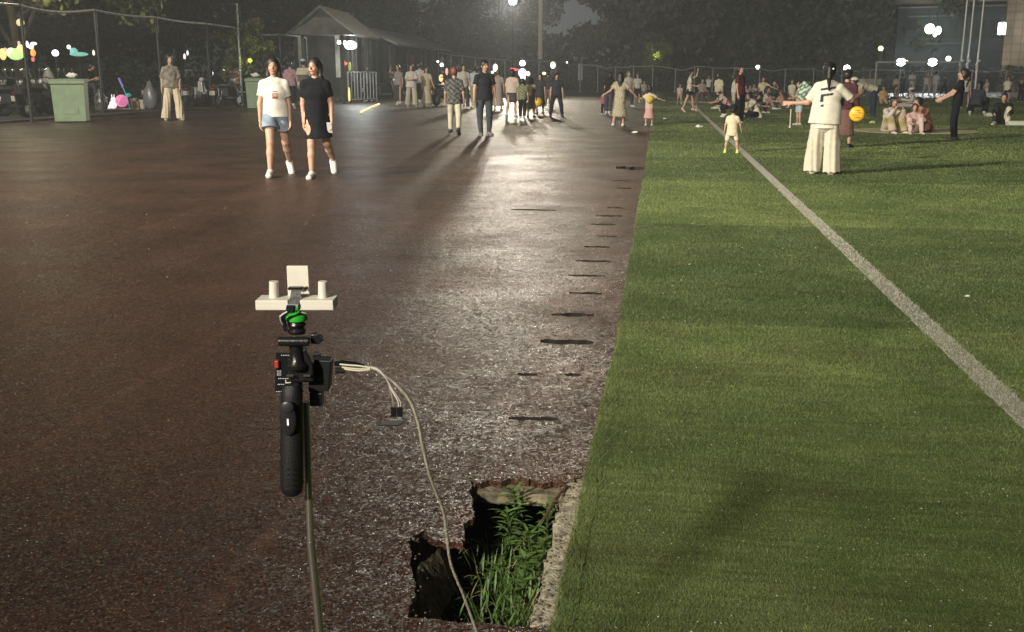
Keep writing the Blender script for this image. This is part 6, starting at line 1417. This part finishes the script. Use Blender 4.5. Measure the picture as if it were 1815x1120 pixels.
# --- small far figures
far = [(1641, 172, 128, 20, (.40, .40, .40), 'far person in grey white under the bright floodlight closest to the poles'), (1656, 173, 128, 150, (.35, .35, .36), 'far person in grey standing with the one in grey white'), (1614, 171, 127, 10, (.42, .45, .42), 'far slim person in pale green grey under the two floodlights'),
       (1598, 170, 133, 170, (.06, .07, .08), 'far dark person below the bright floodlight beside the orange lamp'), (1586, 171, 136, 160, (.36, .36, .34), 'far person in faded white below the far floodlights'), (1672, 170, 135, 30, (.08, .09, .14), 'far person in dark blue beyond the arm of the woman in black'), (1527, 171, 136, 20, (.50, .50, .40), 'far person with a white cap above the bending man')]
for x, y, t, fc, c1, lb in far: person(lb, x, y, top=t, face=fc, legs='stride', shirt=('tee', c1), bottom=('trousers', (.30, .30, .31) if 'grey' in lb else (.05, .05, .06)), hair=('short', BK), group='far standing people')
# ------------------------------------------------------------------ the sensor rig on its selfie stick
DN = 1.5
Hd_ = Vector((-math.sin(YAW), math.cos(YAW), 0)); Rt = Vector((math.cos(YAW), math.sin(YAW), 0)); Up = Vector((0, 0, 1))
def D(px, py, dz=0.0):
    """point in the upright plane of the stick, 1.5 m ahead; dz away from the camera"""
    r = Vector(ray(px, py)); return Vector((0, 0, CAM_H)) + r * (DN / r.dot(Hd_)) + Hd_ * dz
K = DN / F_PX * 1.03
root = D(540, 700); root.z = 0; root = Vector((D(560, 1120)[0] + .02 * Rt.x, D(560, 1120)[1], 0)); root = Vector((root.x, root.y, 0))
RIG = empty('sensor_stick', root, 0, 'selfie stick carrying a white plastic sensor bracket, circuit boards and a black grip', 'selfie stick')
PL = M((.74, .71, .62), .45, var=.03, vscale=60, bump=.12, bscale=900); BKP = M((.012, .012, .013), .28, bump=.1, bscale=300); BKM = M((.014, .014, .016), .55); GRN = M((.03, .42, .035), .35)
def part(mb, name, m, bevel=0, smooth=False, parent=None):
    o = mb.build(name, m, None, bevel=bevel, smooth=smooth); o.data.transform(Matrix.Translation(-root)); o.parent = parent or RIG; return o
R0 = Matrix((Rt, Hd_, Up)).transposed()
def dbox(mb, x0, y0, x1, y1, dz, th, shear=0):
    a = D(x0, y0, dz); b = D(x1, y1, dz); c = (a + b) / 2 + Hd_ * th / 2; w = abs((b - a).dot(Rt)); h = abs((b - a).dot(Up)); return mb.box(c, (w, th, h), rot=R0)
# white bracket: cross bar in two halves, upright plate, two pegs
for x0, x1 in ((452, 511), (531, 591)): part(dbox(MB(), x0, 532.5, x1, 550, 0, .040), 'crossbar', PL, .0012)
part(dbox(MB(), 509, 536, 533, 549, .018, .020), 'crossbar_bridge', PL, .001)
part(dbox(MB(), 500, 478, 541.5, 533, .030, .006), 'upright_plate', PL, .0008)
for x in (479.5, 567.5):
    part(MB().cyl(D(x, 534.5, .022), D(x, 532.6, .022), 10.5 * K, 10.2 * K, 28), 'peg_collar', PL, smooth=True)
    a = D(x, 534, .022); b = D(x, 503.5, .022); part(MB().cyl(a - Up * .002, b, 8.6 * K, 8.3 * K, 28), 'peg', PL, .0006, True)
# chip, screws and grey ribbon in the slot
part(dbox(MB(), 511.5, 514, 530.5, 519, .022, .008), 'connector', BKP, .0006)
for i in range(6): part(dbox(MB(), 513 + i * 2.8, 518.6, 514.3 + i * 2.8, 520.4, .0215, .001), 'pin', M((.8, .8, .75), .2, .8)) if i % 2 == 0 else None
for x in (507.5, 536.5): part(MB().cyl(D(x, 517, .022), D(x, 517, .030), 3.0 * K, 3.0 * K, 12), 'screw', BKP, smooth=True)
def ribbon(pts, w, name, m, th=.0012):
    V = []; F = []
    for (x, y, dz, ww) in pts:
        c = D(x, y, dz)
        for s_, t in ((-1, 0), (1, 0), (1, 1), (-1, 1)): V.append(c + Rt * s_ * ww * K / 2 + Hd_ * t * th)
    for i in range(len(pts) - 1):
        a = i * 4
        for k in range(4): F.append((a + k, a + (k + 1) % 4, a + 4 + (k + 1) % 4, a + 4 + k))
    F += [(0, 1, 2, 3), tuple(len(V) - 4 + k for k in (3, 2, 1, 0))]
    return part(MB().add(V, F), name, m)
ribbon([(521, 519, .016, 18), (521, 530, .008, 18), (521, 538, -.004, 18), (520, 543, -.006, 17)], 18, 'ribbon_cable', mat('ribbon', (.13, .13, .13), .35, var=.5, vscale=220))
ribbon([(517, 539, -.008, 14), (514, 549, -.008, 12), (507, 555, -.006, 10), (502, 562, -.002, 9), (502, 574, .004, 8), (505, 590, .008, 7)], 12, 'flat_lead', M((.012, .014, .028), .3))
part(MB().tube([D(512, 549, -.012), D(505, 553, -.012), (D(499, 558, -.01)), D(499, 566, -.006), D(501, 575, 0)], .0011, 6), 'white_wire', M((.75, .73, .68), .4), smooth=True)
# green printed collar and its black socket
g0 = D(521, 575, .02)
part(MB().lathe(g0, [(15 * K, 0), (20 * K, 3 * K), (20.6 * K, 8 * K), (19 * K, 13 * K), (10 * K, 16 * K), (7.5 * K, 19 * K), (6.5 * K, 30 * K), (2 * K, 31 * K)], 30), 'green_collar', GRN, smooth=True)
part(MB().cyl(D(527, 552, .0), D(527, 552, .03), 2.6 * K, 2.6 * K, 10), 'thumb_screw', M((.6, .55, .35), .3, .7), smooth=True)
part(MB().lathe(g0 - Up * 22 * K, [(15 * K, 0), (16.5 * K, 5 * K), (13 * K, 10 * K), (17 * K, 17 * K), (15 * K, 22 * K)], 24), 'socket', BKP, smooth=True)
# clamp: horizontal jaw, pivot, body
part(MB().cyl(D(494.5, 605, .0), D(548, 605, .0), 8.6 * K, 8.6 * K, 22), 'clamp_roller', BKP, .0008, True)
a = D(548, 604, .008)
part(MB().prism([(0, -8 * K), (14 * K, -9 * K), (21 * K, -6 * K), (22 * K, 0), (13 * K, 9 * K), (0, 9 * K)], a, Rt, Up, Hd_, .016), 'clamp_lever', BKP, .0012)
part(MB().lathe(D(524, 655, .012), [(19 * K, 0), (20 * K, 6 * K), (13 * K, 14 * K), (12 * K, 34 * K), (14 * K, 48 * K), (9 * K, 52 * K)], 24), 'ball_joint', BKP, smooth=True)
part(MB().prism([(0, 0), (24 * K, 0), (24 * K, 30 * K), (12 * K, 60 * K), (2 * K, 60 * K)], D(530, 680, .010), Rt, Up, Hd_, .02), 'hinge_arm', BKP, .002)
part(dbox(MB(), 505, 640, 550, 684, .014, .022), 'clamp_body', BKP, .004)
for x in (513, 543): part(MB().tube([D(x - 6, 668, .006), D(x + 6, 668, .006)], 2.8 * K, 10), 'axle', M((.05, .05, .05), .2), smooth=True)
# circuit board with its printed white dots, and the black battery box
brd = MB().prism([(0, 0), (52 * K, 2 * K), (48 * K, 75 * K), (6 * K, 77 * K)], D(479, 708, .032), Rt, Up, Hd_, .002); pcb = part(brd, 'circuit_board', M((.010, .012, .016), .25))
dots = MB()
for (x0, y, n, st) in ((491, 639.5, 6, 3.2), (483.5, 668, 3, 3), (483.5, 671.5, 3, 3), (483.5, 675, 3, 3), (486, 681.5, 8, 3), (485, 692, 9, 3), (482, 705, 6, 3)):
    for i in range(n): dots.cyl(D(x0 + st * i, y, .0312), D(x0 + st * i, y, .032), .9 * K, .9 * K, 6)
part(dots, 'solder_pads', M((.85, .84, .78), .35), parent=None)
part(MB().tube([D(499, 684, .031), D(499, 689, .031), D(507, 689, .031), D(511, 685, .031)], 1.1 * K, 6), 'printed_mark', M((.85, .84, .78), .4))
part(dbox(MB(), 479, 648, 487, 661, .026, .008), 'red_switch', M((.45, .035, .03), .4), .001)
bb = MB().prism([(0, 0), (37 * K, 2 * K), (44 * K, 60 * K), (2 * K, 62 * K)], D(540, 706, .030), Rt, Up, Hd_, .028); part(bb, 'battery_box', M((.006, .006, .007), .45), .0015)
part(dbox(MB(), 542, 706, 566, 730, .026, .022), 'clip_block', BKP, .0015); part(dbox(MB(), 546, 717, 555, 721, .0245, .002), 'clip_label', M((.10, .10, .10), .3))
part(dbox(MB(), 550, 633, 563, 640, .02, .01), 'bracket_tab', BKP, .001)
# grip with remote button
gt = D(518, 680, -.004); gb_ = D(518.5, 875, -.004); gd = (gb_ - gt)
prof = [(0, 13), (.03, 17.5), (.10, 19.5), (.30, 20.2), (.6, 21), (.9, 21.4), (.97, 18.5), (1.0, 12)]
V = []; n_ = 28
for t, r in prof:
    c = gt + gd * t
    for i in range(n_): a = 2 * math.pi * i / n_; V.append(c + Rt * math.cos(a) * r * K + Hd_ * math.sin(a) * r * K * .85)
F = [(j * n_ + i, j * n_ + (i + 1) % n_, (j + 1) * n_ + (i + 1) % n_, (j + 1) * n_ + i) for j in range(len(prof) - 1) for i in range(n_)] + [tuple(range(n_))[::-1], tuple(range((len(prof) - 1) * n_, len(prof) * n_))]
grip = part(MB().add(V, F), 'grip', mat('grip_rubber', (.010, .010, .011), .5, bump=.25, bscale=500), smooth=True)
part(MB().ball((0, 0, 0), (15 * K, 4 * K, 31 * K), 20, 12), 'remote', M((.018, .018, .020), .35), smooth=True).data.transform(Matrix.Translation(D(516, 735, -.0215) - root) @ R0.to_4x4() @ Matrix.Translation(root))
part(MB().ball((0, 0, 0), (12 * K, 4 * K, 12 * K), 18, 10), 'shutter_button', M((.03, .03, .032), .4), smooth=True).data.transform(Matrix.Translation(D(515, 713, -.0235) - root) @ R0.to_4x4() @ Matrix.Translation(root))
part(dbox(MB(), 514.8, 733, 518, 744, -.026, .002), 'indicator', GLOW((.85, .85, .85), .75))
for y in (820, 829, 838, 848, 857): part(MB().tube([D(510, y, -.0245), D(515, y - 2, -.0262), D(521, y, -.0262), D(526, y + 1, -.0245)], .0006, 5), 'embossed_mark', M((.022, .022, .024), .35))
# telescopic pole and tripod feet
pt_ = D(537, 720, .022); pb_ = Vector((root.x, root.y, .16)); a1 = pt_.lerp(pb_, .62)
d1 = D(546, 970, .022); d2 = D(561, 1120, .022); ax_ = (d2 - d1).normalized(); 
part(MB().cyl(pt_, d1, 6.6 * K, 6.9 * K, 20), 'pole_section', M((.50, .47, .41), .25, .85), smooth=True)
part(MB().cyl(d1, d1 + ax_ * .006, 7.6 * K, 7.6 * K, 20), 'pole_ring', M((.4, .36, .3), .2, .9), smooth=True)
foot = d1 + ax_ * ((.13 - d1.z) / ax_.z)
part(MB().cyl(d1, foot, 8.2 * K, 8.6 * K, 20), 'pole_section', M((.42, .39, .34), .25, .85), smooth=True)
part(MB().lathe(foot - Up * .03, [(.016, 0), (.022, .02), (.022, .05), (.012, .07)], 18), 'tripod_hub', BKM, smooth=True)
for i in range(3):
    a = i * 2.094 + .5; part(MB().tube([foot, foot + Vector((math.cos(a) * .16, math.sin(a) * .16, -foot.z + .012))], [.010, .008], 8).ball(foot + Vector((math.cos(a) * .16, math.sin(a) * .16, -foot.z + .011)), .011, 8, 6), 'leg', BKM, smooth=True)
# plug, heat shrink and leads
def ob(mb, name, m, label=None, cat=None, parent=None, **k):
    o = mb.build(name, m, parent, **k); 
    if label: tag(o, label, cat)
    return o
CB = mat('cable_jacket', (.36, .33, .26), .4, var=.25, vscale=70, bump=.5, bscale=260)
def smooth_path(P, n=6):
    out = []
    for i in range(len(P) - 1):
        p0 = P[max(0, i - 1)]; p1 = P[i]; p2 = P[i + 1]; p3 = P[min(len(P) - 1, i + 2)]
        for k in range(n):
            t = k / n; out.append(.5 * ((2 * p1) + (p2 - p0) * t + (2 * p0 - 5 * p1 + 4 * p2 - p3) * t * t + (3 * p1 - p0 - 3 * p2 + p3) * t ** 3))
    return out + [P[-1]]
ce = empty('sensor_cable', D(590, 660, .04), 0, 'cream coloured cable looping from the circuit box down past the hole', 'cable')
def cpart(mb, name, m, **k):
    o = mb.build(name, m, None, **k); o.data.transform(Matrix.Translation(-ce.location)); o.parent = ce; return o
main = [D(640, 664, .04), D(660, 668, .04), D(678, 680, .04), D(700, 698, .04), D(722, 725, .04), D(737, 765, .04), D(745, 810, .045), D(756, 860, .05), D(770, 905, .06), D(781, 940, .07), D(786, 985, .08), D(792, 1040, .09), D(806, 1085, .10), D(818, 1120, .11)]
main += [Vector((main[-1].x + .03, main[-1].y + .02, main[-1].z - .12)), Vector((main[-1].x + .08, main[-1].y + .02, .25)), Vector((main[-1].x + .16, main[-1].y - .05, .012)), Vector((main[-1].x + .35, main[-1].y - .4, .012)), Vector((main[-1].x + .2, main[-1].y - 1.2, .012))]
sp_ = smooth_path(main, 8); rr = [.0018 if i < 22 else .0026 for i in range(len(sp_))]
cpart(MB().tube(sp_, [r * (1 + .08 * math.sin(i * 1.7)) for i, r in enumerate(rr)], 9), 'jacket', CB, smooth=True)
cpart(MB().tube([D(586, 656, .035), D(600, 655, .037), D(622, 658, .04), D(640, 661, .04)], [.0036, .0042, .0038, .002], 10), 'heat_shrink', M((.010, .010, .011), .2), smooth=True)
cpart(MB().tube([D(588, 667, .032), D(606, 668, .034)], [.0050, .0050], 8), 'plug', M((.02, .02, .02), .3), smooth=True)
for k, (o1, o2) in enumerate(((-1.5, 0), (4, 2), (7, 3))):
    cpart(MB().tube(smooth_path([D(596 + k * 4, 657 + o1, .031), D(615, 659 + o1, .032), D(632, 661 + o1, .034), D(650, 664 + o2, .037)], 5), .0013, 6), 'core_wire', M(((.78, .75, .60), (.70, .66, .48), (.75, .70, .5))[k], .35), smooth=True)
# jumper leads and the dangling board
te = empty('dangling_board', D(690, 755, .04), 0, 'small black sensor board hanging from thin jumper leads', 'circuit board')
def tpart(mb, name, m, **k):
    o = mb.build(name, m, None, **k); o.data.transform(Matrix.Translation(-te.location)); o.parent = te; return o
for k, (xe, c) in enumerate(((692, (.34, .27, .24)), (701, (.75, .72, .68)), (705, (.55, .50, .44)))):
    tpart(MB().tube(smooth_path([D(640, 661 + k, .038), D(662, 664 + k * 2, .038), D(677, 680 + k, .039), D(686 + k * 2, 704, .04), D(xe - 1, 725, .04), D(xe, 737, .04)], 6), .0010, 6), 'lead', M(c, .35), smooth=True)
for x in (693, 704): tpart(dbox(MB(), x - 5, 735, x + 5, 753, .036, .008), 'jumper_plug', M((.008, .008, .009), .35), bevel=.0006)
tpart(MB().prism([(0, 0), (20 * K, 9 * K), (55 * K, 10 * K), (38 * K, -1 * K)], D(665, 764, .03), Rt, Up * .9 + Hd_ * .45, Up * -1, .0016), 'board', M((.02, .022, .024), .3))
for i in range(8): tpart(MB().cyl(D(687 + i * 3, 756.5, .033), D(687 + i * 3, 756.5, .034), .8 * K, .8 * K, 6), 'pad', M((.5, .5, .46), .3))
# ------------------------------------------------------------------ haze volume, added to stand in for the veil of lens glare
m = bpy.data.materials.new('glare_haze'); m.use_nodes = True; n = m.node_tree.nodes; n.clear()
o_ = n.new('ShaderNodeOutputMaterial'); v_ = n.new('ShaderNodeVolumePrincipled'); v_.inputs['Color'].default_value = (.80, .85, .88, 1); v_.inputs['Density'].default_value = .0025; v_.inputs['Anisotropy'].default_value = .3
m.node_tree.links.new(v_.outputs[0], o_.inputs['Volume'])
mb = MB(); mb.box((0, 60, 12.5), (240, 260, 27)); o = mb.build('haze', m); o.location = (0, 0, 0); tag(o, kind='stuff'); o.display_type = 'WIRE'
SC.cycles.volume_bounces = 0
